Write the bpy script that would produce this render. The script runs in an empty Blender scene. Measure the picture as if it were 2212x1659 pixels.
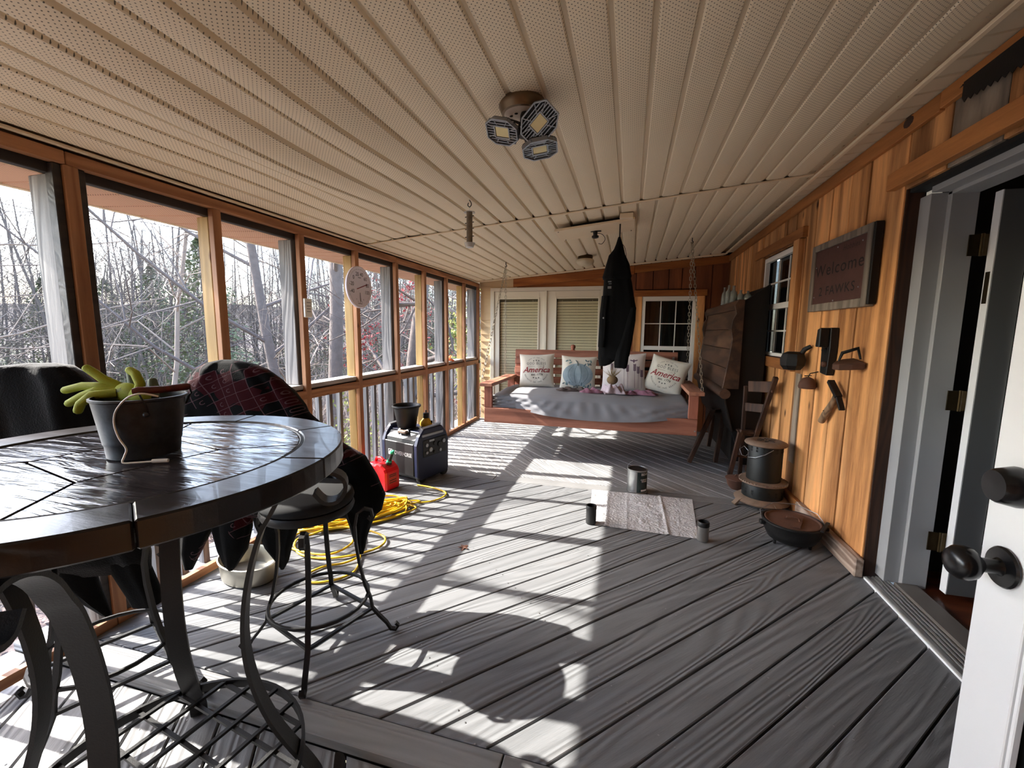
import bpy, bmesh, math, random
from math import sin, cos, pi, radians, sqrt, atan2
from mathutils import Vector, Matrix

S = bpy.context.scene
COL = S.collection
D = bpy.data

# ------------------------------------------------------------------ camera
cam = D.cameras.new('camera'); cam.sensor_width = 36.0; cam.lens = 918.9 / 2212 * 36.0
cam.clip_start = 0.03; cam.clip_end = 600
cam_o = D.objects.new('camera', cam); COL.objects.link(cam_o)
_y, _p, _r = radians(15.377), radians(7.11), radians(0.504)
_fw = Vector((-sin(_y) * cos(_p), cos(_y) * cos(_p), -sin(_p)))
_ri = Vector((cos(_y), sin(_y), 0)); _up = _ri.cross(_fw)
_ri, _up = _ri * cos(_r) + _up * sin(_r), -_ri * sin(_r) + _up * cos(_r)
_m = Matrix((( _ri.x, _up.x, -_fw.x, 0.0), (_ri.y, _up.y, -_fw.y, 0.0), (_ri.z, _up.z, -_fw.z, 1.4), (0, 0, 0, 1)))
cam_o.matrix_world = _m
S.camera = cam_o

# ------------------------------------------------------------------ sky, sun, exposure
w = D.worlds.new('sky'); S.world = w; w.use_nodes = True
wn = w.node_tree; wn.nodes.clear()
_o = wn.nodes.new('ShaderNodeOutputWorld'); _b = wn.nodes.new('ShaderNodeBackground')
_s = wn.nodes.new('ShaderNodeTexSky'); _s.sky_type = 'NISHITA'; _s.sun_disc = False
_s.sun_elevation = radians(36.3); _s.sun_rotation = radians(-87); _s.altitude = 200
_s.air_density = 1.0; _s.dust_density = 1.6; _s.ozone_density = 1.0
_b.inputs[1].default_value = SKY_STR = 0.36
wn.links.new(_s.outputs[0], _b.inputs[0]); wn.links.new(_b.outputs[0], _o.inputs[0])

sun = D.lights.new('sun', 'SUN'); sun.energy = 4.6; sun.angle = radians(0.53); sun.color = (1.0, 0.955, 0.88)
sun_o = D.objects.new('sun', sun); COL.objects.link(sun_o)
SUN_EL, SUN_AZ = radians(36.3), radians(3.0)
sun_dir = Vector((cos(SUN_EL) * cos(SUN_AZ), cos(SUN_EL) * sin(SUN_AZ), -sin(SUN_EL)))
sun_o.rotation_euler = sun_dir.to_track_quat('-Z', 'Y').to_euler()
sun_o.location = (-20, 0, 20)

S.view_settings.view_transform = 'Standard'; S.view_settings.look = 'None'
S.view_settings.gamma = 1.0; S.view_settings.use_curve_mapping = False
S.view_settings.exposure = 2.45

# ------------------------------------------------------------------ mesh helpers
class MB:
    def __init__(s): s.v = []; s.f = []
    def add(s, vs, fs):
        n = len(s.v); s.v += [tuple(v) for v in vs]; s.f += [tuple(i + n for i in f) for f in fs]; return s
    def box(s, x0, x1, y0, y1, z0, z1):
        return s.add([(x0,y0,z0),(x1,y0,z0),(x1,y1,z0),(x0,y1,z0),(x0,y0,z1),(x1,y0,z1),(x1,y1,z1),(x0,y1,z1)],
                     [(0,3,2,1),(4,5,6,7),(0,1,5,4),(1,2,6,5),(2,3,7,6),(3,0,4,7)])
    def bar(s, p, q, w, h, up=(0,0,1)):
        p, q = Vector(p), Vector(q); d = (q - p).normalized(); up = Vector(up)
        if abs(d.dot(up)) > .99: up = Vector((0,1,0))
        a = d.cross(up).normalized(); b = a.cross(d)
        o = [(-w/2,-h/2),(w/2,-h/2),(w/2,h/2),(-w/2,h/2)]
        vs = [t + a * x + b * y for t in (p, q) for x, y in o]
        return s.add(vs, [(3,2,1,0),(4,5,6,7),(0,1,5,4),(1,2,6,5),(2,3,7,6),(3,0,4,7)])
    def tube(s, pts, r, n=8, closed=False, cap=True):
        pts = [Vector(p) for p in pts]; m = len(pts)
        rs = r if isinstance(r, (list, tuple)) else [r] * m
        vs = []; prev = None
        for i, p in enumerate(pts):
            if closed: t = pts[(i+1) % m] - pts[i-1]
            else: t = pts[min(i+1, m-1)] - pts[max(i-1, 0)]
            if t.length < 1e-9: t = Vector((0,0,1))
            t.normalize()
            if prev is None:
                a = t.cross(Vector((0,0,1)))
                if a.length < .05: a = t.cross(Vector((1,0,0)))
            else: a = prev - t * prev.dot(t)
            a.normalize(); prev = a; b = t.cross(a)
            vs += [p + (a * cos(2*pi*k/n) + b * sin(2*pi*k/n)) * rs[i] for k in range(n)]
        fs = []
        for i in range(m if closed else m - 1):
            j = (i + 1) % m
            for k in range(n):
                l = (k + 1) % n; fs.append((i*n+k, i*n+l, j*n+l, j*n+k))
        if cap and not closed:
            fs.append(tuple(range(n-1, -1, -1))); fs.append(tuple((m-1)*n + k for k in range(n)))
        return s.add(vs, fs)
    def strap(s, pts, w, t, wd):
        # flat bar swept along pts: width w along the fixed direction wd, thickness t across
        pts = [Vector(p) for p in pts]; wd = Vector(wd).normalized(); m = len(pts); vs = []
        for i, p in enumerate(pts):
            d = (pts[min(i+1, m-1)] - pts[max(i-1, 0)]).normalized(); nrm = d.cross(wd).normalized()
            vs += [p + wd*w/2 + nrm*t/2, p - wd*w/2 + nrm*t/2, p - wd*w/2 - nrm*t/2, p + wd*w/2 - nrm*t/2]
        fs = [(3,2,1,0), tuple((m-1)*4+k for k in range(4))]
        for i in range(m-1):
            for k in range(4):
                l = (k+1) % 4; fs.append((i*4+k, i*4+l, (i+1)*4+l, (i+1)*4+k))
        return s.add(vs, fs)
    def lathe(s, prof, n=24, c=(0,0,0), close=True, ax='z', sx=1.0, sy=1.0):
        vs = []; fs = []
        for r, z in prof:
            for k in range(n):
                a = 2*pi*k/n; x, y = r*cos(a)*sx, r*sin(a)*sy
                if ax == 'z': p = (x, y, z)
                elif ax == 'x': p = (z, x, y)
                else: p = (x, z, y)
                vs.append((p[0]+c[0], p[1]+c[1], p[2]+c[2]))
        for i in range(len(prof)-1):
            for k in range(n):
                l = (k+1) % n; fs.append((i*n+k, i*n+l, (i+1)*n+l, (i+1)*n+k))
        if close:
            if prof[0][0] > 1e-6: fs.append(tuple(range(n-1, -1, -1)))
            if prof[-1][0] > 1e-6: fs.append(tuple((len(prof)-1)*n+k for k in range(n)))
        return s.add(vs, fs)
    def prism(s, poly, h0, h1, f=lambda x, y, h: (x, y, h)):
        n = len(poly)
        vs = [f(x, y, h0) for x, y in poly] + [f(x, y, h1) for x, y in poly]
        fs = [tuple(range(n-1, -1, -1)), tuple(range(n, 2*n))] + [(i, (i+1) % n, n+(i+1) % n, n+i) for i in range(n)]
        return s.add(vs, fs)
    def grid(s, fn, nu, nv):
        vs = [fn(i/nu, j/nv) for j in range(nv+1) for i in range(nu+1)]
        fs = [(j*(nu+1)+i, j*(nu+1)+i+1, (j+1)*(nu+1)+i+1, (j+1)*(nu+1)+i) for j in range(nv) for i in range(nu)]
        return s.add(vs, fs)
    def ball(s, c, r, n=10, m=6, sc=(1,1,1)):
        prof = [(max(1e-7, sin(pi*i/m)), -cos(pi*i/m)) for i in range(m+1)]
        t = MB().lathe(prof, n, close=False)
        return s.add([(c[0]+v[0]*r*sc[0], c[1]+v[1]*r*sc[1], c[2]+v[2]*r*sc[2]) for v in t.v], t.f)
    def xf(s, fn): s.v = [tuple(fn(*v)) for v in s.v]; return s
    def mesh(s, name, smooth=None):
        me = D.meshes.new(name); me.from_pydata(s.v, [], s.f); me.validate()
        if smooth is not None and len(me.polygons):
            me.polygons.foreach_set('use_smooth', [True]*len(me.polygons))
            me.set_sharp_from_angle(angle=radians(smooth))
        me.update(); return me
    def build(s, name, mat, parent=None, smooth=None, bev=0, loc=None, rot=None, fixn=False):
        me = s.mesh(name, smooth)
        if fixn:
            bm = bmesh.new(); bm.from_mesh(me); bmesh.ops.recalc_face_normals(bm, faces=bm.faces); bm.to_mesh(me); bm.free()
        if mat is not None:
            me.materials.append(mat)
        o = D.objects.new(name, me); COL.objects.link(o); o.parent = parent
        if loc: o.location = loc
        if rot: o.rotation_euler = rot
        if bev:
            b = o.modifiers.new('edge', 'BEVEL'); b.width = bev; b.segments = 1; b.limit_method = 'ANGLE'; b.angle_limit = radians(35)
        return o

def tag(o, label=None, cat=None, group=None, kind=None):
    if label: o['label'] = label
    if cat: o['category'] = cat
    if group: o['group'] = group
    if kind: o['kind'] = kind
    return o
def thing(name, label, cat, loc=(0,0,0), rz=0, group=None, rot=None):
    o = D.objects.new(name, None); COL.objects.link(o); o.empty_display_size = .05
    o.location = loc; o.rotation_euler = rot if rot else (0, 0, rz)
    return tag(o, label, cat, group)
def kids(o): return [c for c in D.objects if c.parent is o]
def dup(o, parent=None, first=True, **kw):
    c = o.copy(); COL.objects.link(c); c.parent = parent
    for ch in list(o.children): dup(ch, c, False)
    if first:
        for k, v in kw.items():
            if k in ('label', 'group'): c[k] = v
            else: setattr(c, k, v)
    return c

# ------------------------------------------------------------------ materials
def srgb(r, g, b):
    f = lambda c: (c/255/12.92) if c/255 <= .04045 else ((c/255+.055)/1.055)**2.4
    return (f(r), f(g), f(b))
def newmat(name):
    m = D.materials.new(name); m.use_nodes = True; nt = m.node_tree
    return m, nt, nt.nodes['Principled BSDF']
def N(nt, t, **kw):
    n = nt.nodes.new(t)
    for k, v in kw.items():
        if k.startswith('i_'): n.inputs[k[2:].replace('_', ' ')].default_value = v
        else: setattr(n, k, v)
    return n
def mth(nt, op, a, b=None, c=None):
    n = nt.nodes.new('ShaderNodeMath'); n.operation = op
    for i, x in enumerate((a, b, c)):
        if x is None: continue
        if isinstance(x, (int, float)): n.inputs[i].default_value = x
        else: nt.links.new(x, n.inputs[i])
    return n.outputs[0]
def mixc(nt, f, a, b, mode='MIX'):
    n = nt.nodes.new('ShaderNodeMix'); n.data_type = 'RGBA'; n.blend_type = mode
    for i, x in ((0, f), (6, a), (7, b)):
        if isinstance(x, (int, float)): n.inputs[i].default_value = x
        elif isinstance(x, tuple): n.inputs[i].default_value = (*x, 1) if len(x) == 3 else x
        else: nt.links.new(x, n.inputs[i])
    return n.outputs[2]
def ramp(nt, f, stops):
    n = nt.nodes.new('ShaderNodeValToRGB'); e = n.color_ramp.elements
    while len(e) < len(stops): e.new(.5)
    for el, (p, c) in zip(e, stops): el.position = p; el.color = (*c, 1) if isinstance(c, tuple) else (c, c, c, 1)
    nt.links.new(f, n.inputs[0]); return n.outputs[0]
def coords(nt, rot=0.0, scale=(1,1,1), rnd=True, rot3=None):
    tc = nt.nodes.new('ShaderNodeTexCoord'); v = tc.outputs['Object']
    if rnd:
        oi = nt.nodes.new('ShaderNodeObjectInfo'); cx = nt.nodes.new('ShaderNodeCombineXYZ')
        m1 = mth(nt, 'MULTIPLY', oi.outputs['Random'], 37.0); m2 = mth(nt, 'MULTIPLY', oi.outputs['Random'], 91.0)
        nt.links.new(m1, cx.inputs[0]); nt.links.new(m2, cx.inputs[1]); nt.links.new(m1, cx.inputs[2])
    mp = nt.nodes.new('ShaderNodeMapping'); mp.inputs['Rotation'].default_value = rot3 or (0, 0, -rot)
    nt.links.new(v, mp.inputs[0])
    sc = nt.nodes.new('ShaderNodeVectorMath'); sc.operation = 'MULTIPLY'; sc.inputs[1].default_value = scale
    nt.links.new(mp.outputs[0], sc.inputs[0])
    if not rnd: return sc.outputs[0]
    ad = nt.nodes.new('ShaderNodeVectorMath'); nt.links.new(sc.outputs[0], ad.inputs[0]); nt.links.new(cx.outputs[0], ad.inputs[1])
    return ad.outputs[0]
def noise(nt, v, scale, detail=2, rough=.5, dist=0):
    n = N(nt, 'ShaderNodeTexNoise'); n.inputs['Scale'].default_value = scale; n.inputs['Detail'].default_value = detail
    n.inputs['Roughness'].default_value = rough; n.inputs['Distortion'].default_value = dist
    nt.links.new(v, n.inputs[0]); return n.outputs[0]
def bump(nt, bs, h, strength, dist=.01):
    b = nt.nodes.new('ShaderNodeBump'); b.inputs['Strength'].default_value = strength; b.inputs['Distance'].default_value = dist
    nt.links.new(h, b.inputs['Height']); nt.links.new(b.outputs[0], bs.inputs['Normal'])

def plain(name, col, rough=.6, metal=0.0, var=.12, vs=8, bmp=0, bs_=60, spec=.5, coat=0, bd=.003):
    m, nt, b = newmat(name)
    b.inputs['Roughness'].default_value = rough; b.inputs['Metallic'].default_value = metal
    b.inputs['Specular IOR Level'].default_value = spec; b.inputs['Coat Weight'].default_value = coat
    v = coords(nt, rnd=False)
    n = noise(nt, v, vs, 3, .6)
    hi = tuple(min(1, c*(1+var)) for c in col); lo = tuple(c*(1-var) for c in col)
    nt.links.new(mixc(nt, n, lo, hi), b.inputs['Base Color'])
    if bmp: bump(nt, b, noise(nt, v, bs_, 3, .6), bmp, bd)
    return m
def wood(name, lo, hi, axis='x', rot=0.0, rough=.6, bmp=.35, rings=26, across=9, along=.8, rnd=.18, knots=0, knotcol=(.05,.02,.01), spec=.4, coat=0, grainc=.55, blotch=None, bd=.004, rot3=None):
    m, nt, b = newmat(name)
    sc = {'x': (along, across, across), 'y': (across, along, across), 'z': (across, across, along)}[axis]
    v = coords(nt, rot, sc, rot3=rot3)
    n1 = noise(nt, v, 1.0, 1.5, .45, .25)
    g = mth(nt, 'SINE', mth(nt, 'MULTIPLY', n1, rings * 2.2)); g = mth(nt, 'MULTIPLY_ADD', g, .5, .5)
    fine = noise(nt, v, 9.0, 4, .7)
    gg = mth(nt, 'ADD', mth(nt, 'MULTIPLY', g, grainc), mth(nt, 'MULTIPLY', fine, 1-grainc*.6))
    c = ramp(nt, gg, [(.15, lo), (.95, hi)])
    oi = nt.nodes.new('ShaderNodeObjectInfo')
    f = mth(nt, 'MULTIPLY_ADD', oi.outputs['Random'], 2*rnd, 1-rnd)
    cm = nt.nodes.new('ShaderNodeVectorMath'); cm.operation = 'SCALE'; nt.links.new(c, cm.inputs[0]); nt.links.new(f, cm.inputs['Scale'])
    c = cm.outputs[0]
    if blotch:
        vb = coords(nt, rot, {'x': (.5, 2.2, 2.2), 'y': (2.2, .5, 2.2), 'z': (2.2, 2.2, .5)}[axis], rot3=rot3)
        nb = noise(nt, vb, 1.6, 3, .65)
        c = mixc(nt, ramp(nt, nb, [(blotch[1], 0.0), (blotch[2], 1.0)]), c, blotch[0])
    if knots:
        vk = coords(nt, rot, {'x': (1, 2, 2), 'y': (2, 1, 2), 'z': (2, 2, 1)}[axis], rot3=rot3)
        vo = N(nt, 'ShaderNodeTexVoronoi'); vo.inputs['Scale'].default_value = knots; nt.links.new(vk, vo.inputs[0])
        c = mixc(nt, ramp(nt, vo.outputs['Distance'], [(.03, 1.0), (.10, 0.0)]), c, knotcol)
    nt.links.new(c, b.inputs['Base Color'])
    b.inputs['Roughness'].default_value = rough; b.inputs['Specular IOR Level'].default_value = spec; b.inputs['Coat Weight'].default_value = coat
    if bmp: bump(nt, b, mth(nt, 'ADD', g, mth(nt, 'MULTIPLY', fine, .8)), bmp, bd)
    return m
# ------------------------------------------------------------------ material set
DECKG = dict(rings=46, across=5.5, along=.5, bmp=.55, rnd=.09, rough=.62, grainc=.5, bd=.004, spec=.35)
m_deck_a = wood('deck_paint_a', (.128,.131,.135), (.165,.168,.173), 'x', rot=radians(46.5), blotch=((.15,.125,.11), .62, .9), **DECKG)
m_deck_b = wood('deck_paint_b', (.18,.18,.183), (.235,.235,.238), 'x', rot=radians(-47.5), **DECKG)
m_deck_c = wood('deck_paint_c', (.17,.17,.173), (.23,.23,.234), 'x', rot=radians(-56), **DECKG)
m_deck_x = wood('deck_paint_x', (.16,.159,.159), (.20,.199,.198), 'x', **DECKG)
m_under = plain('deck_shadow_gap', (.012,.011,.01), .95)
m_gapfill = plain('pale_gap_sheet', (.34,.33,.31), .9, var=.5, vs=30)
m_nail = plain('nail_steel', (.3,.3,.3), .4, 1.0)
m_soffit_flat = plain('soffit_vinyl', srgb(208,190,162), .55, var=.04, vs=2, bmp=.06, bs_=300)
m_jtrim = plain('j_channel_vinyl', srgb(222,202,172), .45, var=.04)
m_pine = wood('new_pine', srgb(132,86,56), srgb(172,122,84), 'z', rings=14, bmp=.1, rnd=.12, knots=3, knotcol=srgb(90,50,28))
m_pine_h = wood('new_pine_h', srgb(132,86,56), srgb(172,122,84), 'y', rings=14, bmp=.1, rnd=.12, knots=3, knotcol=srgb(90,50,28))
m_ochre = wood('treated_pine', srgb(146,112,60), srgb(178,144,86), 'z', rings=14, bmp=.1, rnd=.1, knots=2.4, knotcol=srgb(110,66,34))
m_grey = wood('weathered_grey', srgb(78,75,75), srgb(128,123,120), 'z', rings=20, bmp=.35, rnd=.12)
m_dark = wood('dark_beam', srgb(36,32,30), srgb(58,50,46), 'y', rings=16, bmp=.2)
m_cap = wood('rail_cap', srgb(150,146,142), srgb(190,184,178), 'y', rings=18, bmp=.3)
m_tanboard = wood('tan_edge_board', srgb(196,160,118), srgb(222,190,150), 'y', rings=8, bmp=.05)
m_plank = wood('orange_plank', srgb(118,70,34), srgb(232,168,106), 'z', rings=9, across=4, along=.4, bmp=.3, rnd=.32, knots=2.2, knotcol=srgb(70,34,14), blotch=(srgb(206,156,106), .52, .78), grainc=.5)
m_plank_h = wood('orange_board_h', srgb(112,64,30), srgb(186,122,66), 'y', rings=9, across=4, along=.4, bmp=.2, rnd=.15, knots=1.7, knotcol=srgb(60,30,12), grainc=.35)
m_plank_x = wood('orange_board_x', srgb(120,62,22), srgb(196,122,56), 'x', rings=9, across=4, along=.4, bmp=.2, rnd=.15, knots=1.7, knotcol=srgb(60,30,12), grainc=.35)
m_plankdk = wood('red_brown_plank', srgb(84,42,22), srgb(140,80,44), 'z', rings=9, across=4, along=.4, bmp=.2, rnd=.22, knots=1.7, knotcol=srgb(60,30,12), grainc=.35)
m_greyp = wood('weathered_plank', srgb(96,84,72), srgb(158,142,124), 'z', rings=12, across=5, bmp=.4, rnd=.1)
m_whitepaint = plain('white_door_paint', srgb(226,226,226), .45, var=.03, vs=3)
m_whitewarm = plain('cream_door_paint', srgb(226,218,200), .45, var=.03, vs=3)
m_leafshade = plain('shaded_leaf_white', srgb(96,97,97), .45, var=.03, vs=3)  # white door leaf; the shade of the house is put into its grey
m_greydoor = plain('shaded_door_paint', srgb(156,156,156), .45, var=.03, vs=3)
m_vinylw = plain('white_vinyl', srgb(232,228,220), .4, var=.02)
m_black = plain('black_gap', (.006,.006,.006), .9)
m_brass = plain('aged_brass', srgb(70,58,38), .4, .9, var=.3, vs=40)
m_knob = plain('black_metal', (.006,.006,.007), .25, .3, spec=.6)
m_alu = plain('threshold_aluminium', srgb(170,170,166), .35, .8, var=.12, vs=20)
m_blind = plain('blind_slat', srgb(242,230,188), .5, var=.04)
m_siding = plain('tan_siding', srgb(214,188,148), .6, var=.05, vs=3)
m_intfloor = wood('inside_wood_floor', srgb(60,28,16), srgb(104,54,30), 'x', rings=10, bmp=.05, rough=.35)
m_iron = plain('dark_iron', (.006,.0055,.0055), .5, .3, var=.3, vs=60, bmp=.2, bs_=200)

def glass_mat(name, tint, alpha, rough=.02):
    m, nt, b = newmat(name); out = nt.nodes['Material Output']
    b.inputs['Base Color'].default_value = (*tint, 1); b.inputs['Roughness'].default_value = rough
    b.inputs['Specular IOR Level'].default_value = .7
    t = N(nt, 'ShaderNodeBsdfTransparent'); mx = N(nt, 'ShaderNodeMixShader'); mx.inputs[0].default_value = alpha
    nt.links.new(t.outputs[0], mx.inputs[1]); nt.links.new(b.outputs[0], mx.inputs[2]); nt.links.new(mx.outputs[0], out.inputs[0])
    return m
m_glass = glass_mat('window_glass', (.02,.025,.025), .35)
m_glassdk = glass_mat('dark_glass', (.006,.007,.007), .8)
m_screen = glass_mat('insect_screen', (.06,.06,.062), .10, .8)

# perforated soffit: rows of small dark holes, long axis y
def soffit_mat(name, col, rot=0.0):
    m, nt, b = newmat(name)
    v = coords(nt, rot, (1,1,1), rnd=False)
    sx = nt.nodes.new('ShaderNodeSeparateXYZ'); nt.links.new(v, sx.inputs[0])
    p = .0088
    u = mth(nt, 'DIVIDE', sx.outputs[0], p); vv = mth(nt, 'DIVIDE', sx.outputs[1], p*2)
    odd = mth(nt, 'MULTIPLY', mth(nt, 'FLOORED_MODULO', mth(nt, 'FLOOR', u), 2.0), .5)
    fx = mth(nt, 'SUBTRACT', mth(nt, 'FRACT', u), .5); fy = mth(nt, 'MULTIPLY', mth(nt, 'SUBTRACT', mth(nt, 'FRACT', mth(nt, 'ADD', vv, odd)), .5), 2.0)
    d = mth(nt, 'SQRT', mth(nt, 'ADD', mth(nt, 'MULTIPLY', fx, fx), mth(nt, 'MULTIPLY', fy, fy)))
    h = ramp(nt, d, [(.20, 1.0), (.27, 0.0)])
    nz = noise(nt, v, 1.2, 3)
    hi = tuple(c*1.06 for c in col); lo = tuple(c*.94 for c in col)
    c = mixc(nt, nz, lo, hi); c = mixc(nt, h, c, tuple(x*.16 for x in col))
    nt.links.new(c, b.inputs['Base Color']); b.inputs['Roughness'].default_value = .55
    bump(nt, b, noise(nt, v, 300, 2), .05, .002)
    return m
m_soffit = soffit_mat('perforated_soffit', srgb(228,212,184))

XL, XR0, YB, ZL = -2.283, 1.36, 6.4, 2.14
def wx(y): return XR0 - .0275 * max(0.0, y - 2.4)
def zr(y): return 2.52 - .09 * min(1, max(0, (y - 2) / 4.4))
def cz(x, y): return ZL + (x - XL) / (wx(y) - XL) * (zr(y) - ZL)
def sag(x, y):
    # the buckled panels over the left half of the porch
    e = math.exp(-((y-1.75)/.95)**2) if y < 1.75 else math.exp(-((y-1.75)/.8)**2)
    c1 = -1.60+.03*(y-1.5); a = math.exp(-((x-c1)/(.15 if x < c1 else .20))**2)*e + .75*math.exp(-((x+1.20)/.14)**2)*math.exp(-((y-1.5)/.8)**2)
    return -.068*a + .006*math.exp(-((x+1.85)/.16)**2)*sin(y*4.2)

# ------------------------------------------------------------------ floor (deck boards one by one)
def clip(poly, nx, ny, d):
    out = []
    for i in range(len(poly)):
        a, b = poly[i], poly[(i+1) % len(poly)]
        da, db = a[0]*nx+a[1]*ny-d, b[0]*nx+b[1]*ny-d
        if da <= 0: out.append(a)
        if da*db < 0:
            t = da/(da-db); out.append((a[0]+(b[0]-a[0])*t, a[1]+(b[1]-a[1])*t))
    return out
def inset(poly, k):
    cx = sum(p[0] for p in poly)/len(poly); cy = sum(p[1] for p in poly)/len(poly); r = []
    n = len(poly)
    for i in range(n):
        p, a, b = Vector(poly[i]), Vector(poly[i-1]), Vector(poly[(i+1) % n])
        e1, e2 = (p-a), (b-p)
        if e1.length < 1e-6 or e2.length < 1e-6: r.append(poly[i]); continue
        n1, n2 = Vector((-e1.y, e1.x)).normalized(), Vector((-e2.y, e2.x)).normalized()
        bis = n1 + n2
        if bis.length < 1e-4: r.append(poly[i]); continue
        bis.normalize(); s = k / max(.35, bis.dot(n1)); r.append((p.x+bis.x*s, p.y+bis.y*s))
    return r
def board(poly, z0, z1, mat, parent, name='deck_board', ch=.003):
    top = inset(poly, ch); n = len(poly)
    vs = [(x, y, z0) for x, y in poly] + [(x, y, z1-ch) for x, y in poly] + [(x, y, z1) for x, y in top]
    fs = [tuple(range(n-1, -1, -1)), tuple(2*n+i for i in range(n))]
    for i in range(n):
        j = (i+1) % n; fs += [(i, j, n+j, n+i), (n+i, n+j, 2*n+j, 2*n+i)]
    return MB().add(vs, fs).build(name, mat, parent)
floor = MB().box(-2.62, 1.36, 1.1, 6.42, -.075, -.045).box(-2.62, 1.5, -1.6, 1.1, -.11, -.085).build('floor', m_under)
tag(floor, 'grey painted timber deck floor with boards laid on the diagonal', kind='structure')
nails = MB()
def lay(region, ang, pitch, gap, z, mat, phase, nl=True):
    d = Vector((cos(ang), sin(ang))); n = Vector((-d.y, d.x))
    vals = [p[0]*n.x+p[1]*n.y for p in region]; k0 = math.floor((min(vals)-phase)/pitch); k1 = math.ceil((max(vals)-phase)/pitch)
    rnd = random.Random(5)
    for k in range(k0, k1+1):
        a, b = phase+k*pitch+gap/2, phase+(k+1)*pitch-gap/2
        j = rnd.uniform(-.0012, .0012)
        p = clip(region, n.x, n.y, b+j); p = clip(p, -n.x, -n.y, -a) if p else p
        if len(p) < 3: continue
        q = [p[0]]
        for v in p[1:]:
            if (Vector(v)-Vector(q[-1])).length > .004: q.append(v)
        if (Vector(q[0])-Vector(q[-1])).length < .004: q.pop()
        if len(q) < 3: continue
        dz = rnd.uniform(-.0012, .0012)
        board(q, z-.028, z+dz, mat, floor)
        if nl:
            lo = min(v[0]*d.x+v[1]*d.y for v in q)+.05; hi = max(v[0]*d.x+v[1]*d.y for v in q)-.05
            t = math.ceil(lo/.57)*.57
            while t < hi:
                for o in (.03, pitch-.03):
                    c = d*(t+rnd.uniform(-.012,.012)) + n*(a+o)
                    if all(True for _ in (0,)): nails.lathe([(.0038, z+.0018), (.0001, z+.0024)], 6, (c.x, c.y, 0), close=False)
                t += .57
RN = [(-2.6, 1.21), (1.44, 1.21), (1.44, 2.4), (wx(3.70), 3.70), (-2.6, 3.70)]
def ph(ang, pt): return -sin(ang)*pt[0] + cos(ang)*pt[1]
A1 = radians(46.5)
lay(RN, A1, .149, .0075, 0, m_deck_a, ph(A1, (-.065, 1.787)))
RF = [(-2.6, 3.853), (wx(3.85), 3.853), (wx(6.4), 6.42), (-2.6, 6.42)]
A2 = radians(-47.5)
lay(RF, A2, .142, .0075, 0, m_deck_b, ph(A2, (.02, 4.182)), nl=False)
RL = [(-2.6, -1.6), (1.3, -1.6), (1.3, 1.085), (-2.6, 1.085)]
A3 = radians(-56)
lay(RL, A3, .148, .008, -.034, m_deck_c, 0.03)
for (x0, x1, y0, y1) in ((-2.6, -.35, 1.09, 1.205), (-.345, 1.44, 1.09, 1.205), (-2.6, -1.2, 3.705, 3.848), (-1.196, .2, 3.705, 3.848), (.204, 1.32, 3.705, 3.848)):
    board([(x0,y0),(x1,y0),(x1,y1),(x0,y1)], -.034, .002 if y0 < 2 else 0, m_deck_x, floor, 'border_board')
tag(nails.build('nail_head', m_nail, floor), kind='stuff')
# pale sheet just below the surface, showing in the gaps of the far boards
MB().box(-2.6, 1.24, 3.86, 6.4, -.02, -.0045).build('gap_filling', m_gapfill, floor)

# ------------------------------------------------------------------ ceiling
ceil = MB()
def cpl(x0, x1, y0, y1, dz, t):
    ceil.add([(x, y, cz(x, y)+dz+h) for h in (0, t) for x, y in ((x0,y0),(x1,y0),(x1,y1),(x0,y1))],
             [(0,3,2,1),(4,5,6,7),(0,1,5,4),(1,2,6,5),(2,3,7,6),(3,0,4,7)])
cpl(-2.92, 2.6, -1.7, 6.9, .055, .12)
ceilo = ceil.build('ceiling', m_soffit_flat); tag(ceilo, 'sloping tan soffit ceiling of perforated vinyl panels', kind='structure')
def panel(x0, x1, y0, y1, mat, name='soffit_panel', dsag=True, ny=22):
    # one panel: flat face with rolled edges that drop into grooves
    w_ = x1-x0; prof = [(0, .022), (.005, .022), (.013, .005), (.018, 0), (w_*.4, -.003), (w_*.7, -.003), (w_-.010, 0), (w_-.006, .005), (w_-.003, .022), (w_, .022)]
    vs = []; m = len(prof)
    for j in range(ny+1):
        y = y0+(y1-y0)*j/ny
        for (a, h) in prof:
            x = x0+a; vs.append((x, y, cz(x, y)+h+.004+(sag(x, y) if dsag else 0)))
    fs = [(j*m+i, (j+1)*m+i, (j+1)*m+i+1, j*m+i+1) for j in range(ny) for i in range(m-1)]
    return MB().add(vs, fs).build(name, mat, ceilo, smooth=25)
x = -2.268; PIT = .1355
YC = 3.36
def ycross(x): return YC + .028*(x+2.27)
while x < 1.06:
    x1 = min(x+PIT, 1.15)
    panel(x, x1, -1.6, ycross(x), m_soffit)
    panel(x-.02, x1-.02, ycross(x)+.02, 6.2, m_soffit, dsag=False, ny=6)
    x += PIT
y = -1.55
while y < 6.2:      # short panels laid across, along the house wall
    y1 = y+.132
    vs = []
    for xx in (1.155, wx(y)-.0):
        for (a, h) in ((0, .012), (.006, 0), (.118, 0), (.126, .012)):
            vs.append((xx, y+a, cz(xx, y+a)+h+.004))
    MB().add(vs, [(0,4,5,1),(1,5,6,2),(2,6,7,3)]).build('soffit_strip', m_soffit_flat, ceilo)
    y = y1
x = -2.26
while x < 1.15:     # and along the far wall
    vs = []
    for (a, h) in ((0, .012), (.006, 0), (.118, 0), (.126, .012)):
        for yy in (6.2, 6.4): vs.append((x+a, yy, cz(x+a, yy)+h+.004))
    MB().add(vs, [(0,2,3,1),(2,4,5,3),(4,6,7,5)]).build('soffit_strip', m_soffit_flat, ceilo)
    x += .132
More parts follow.
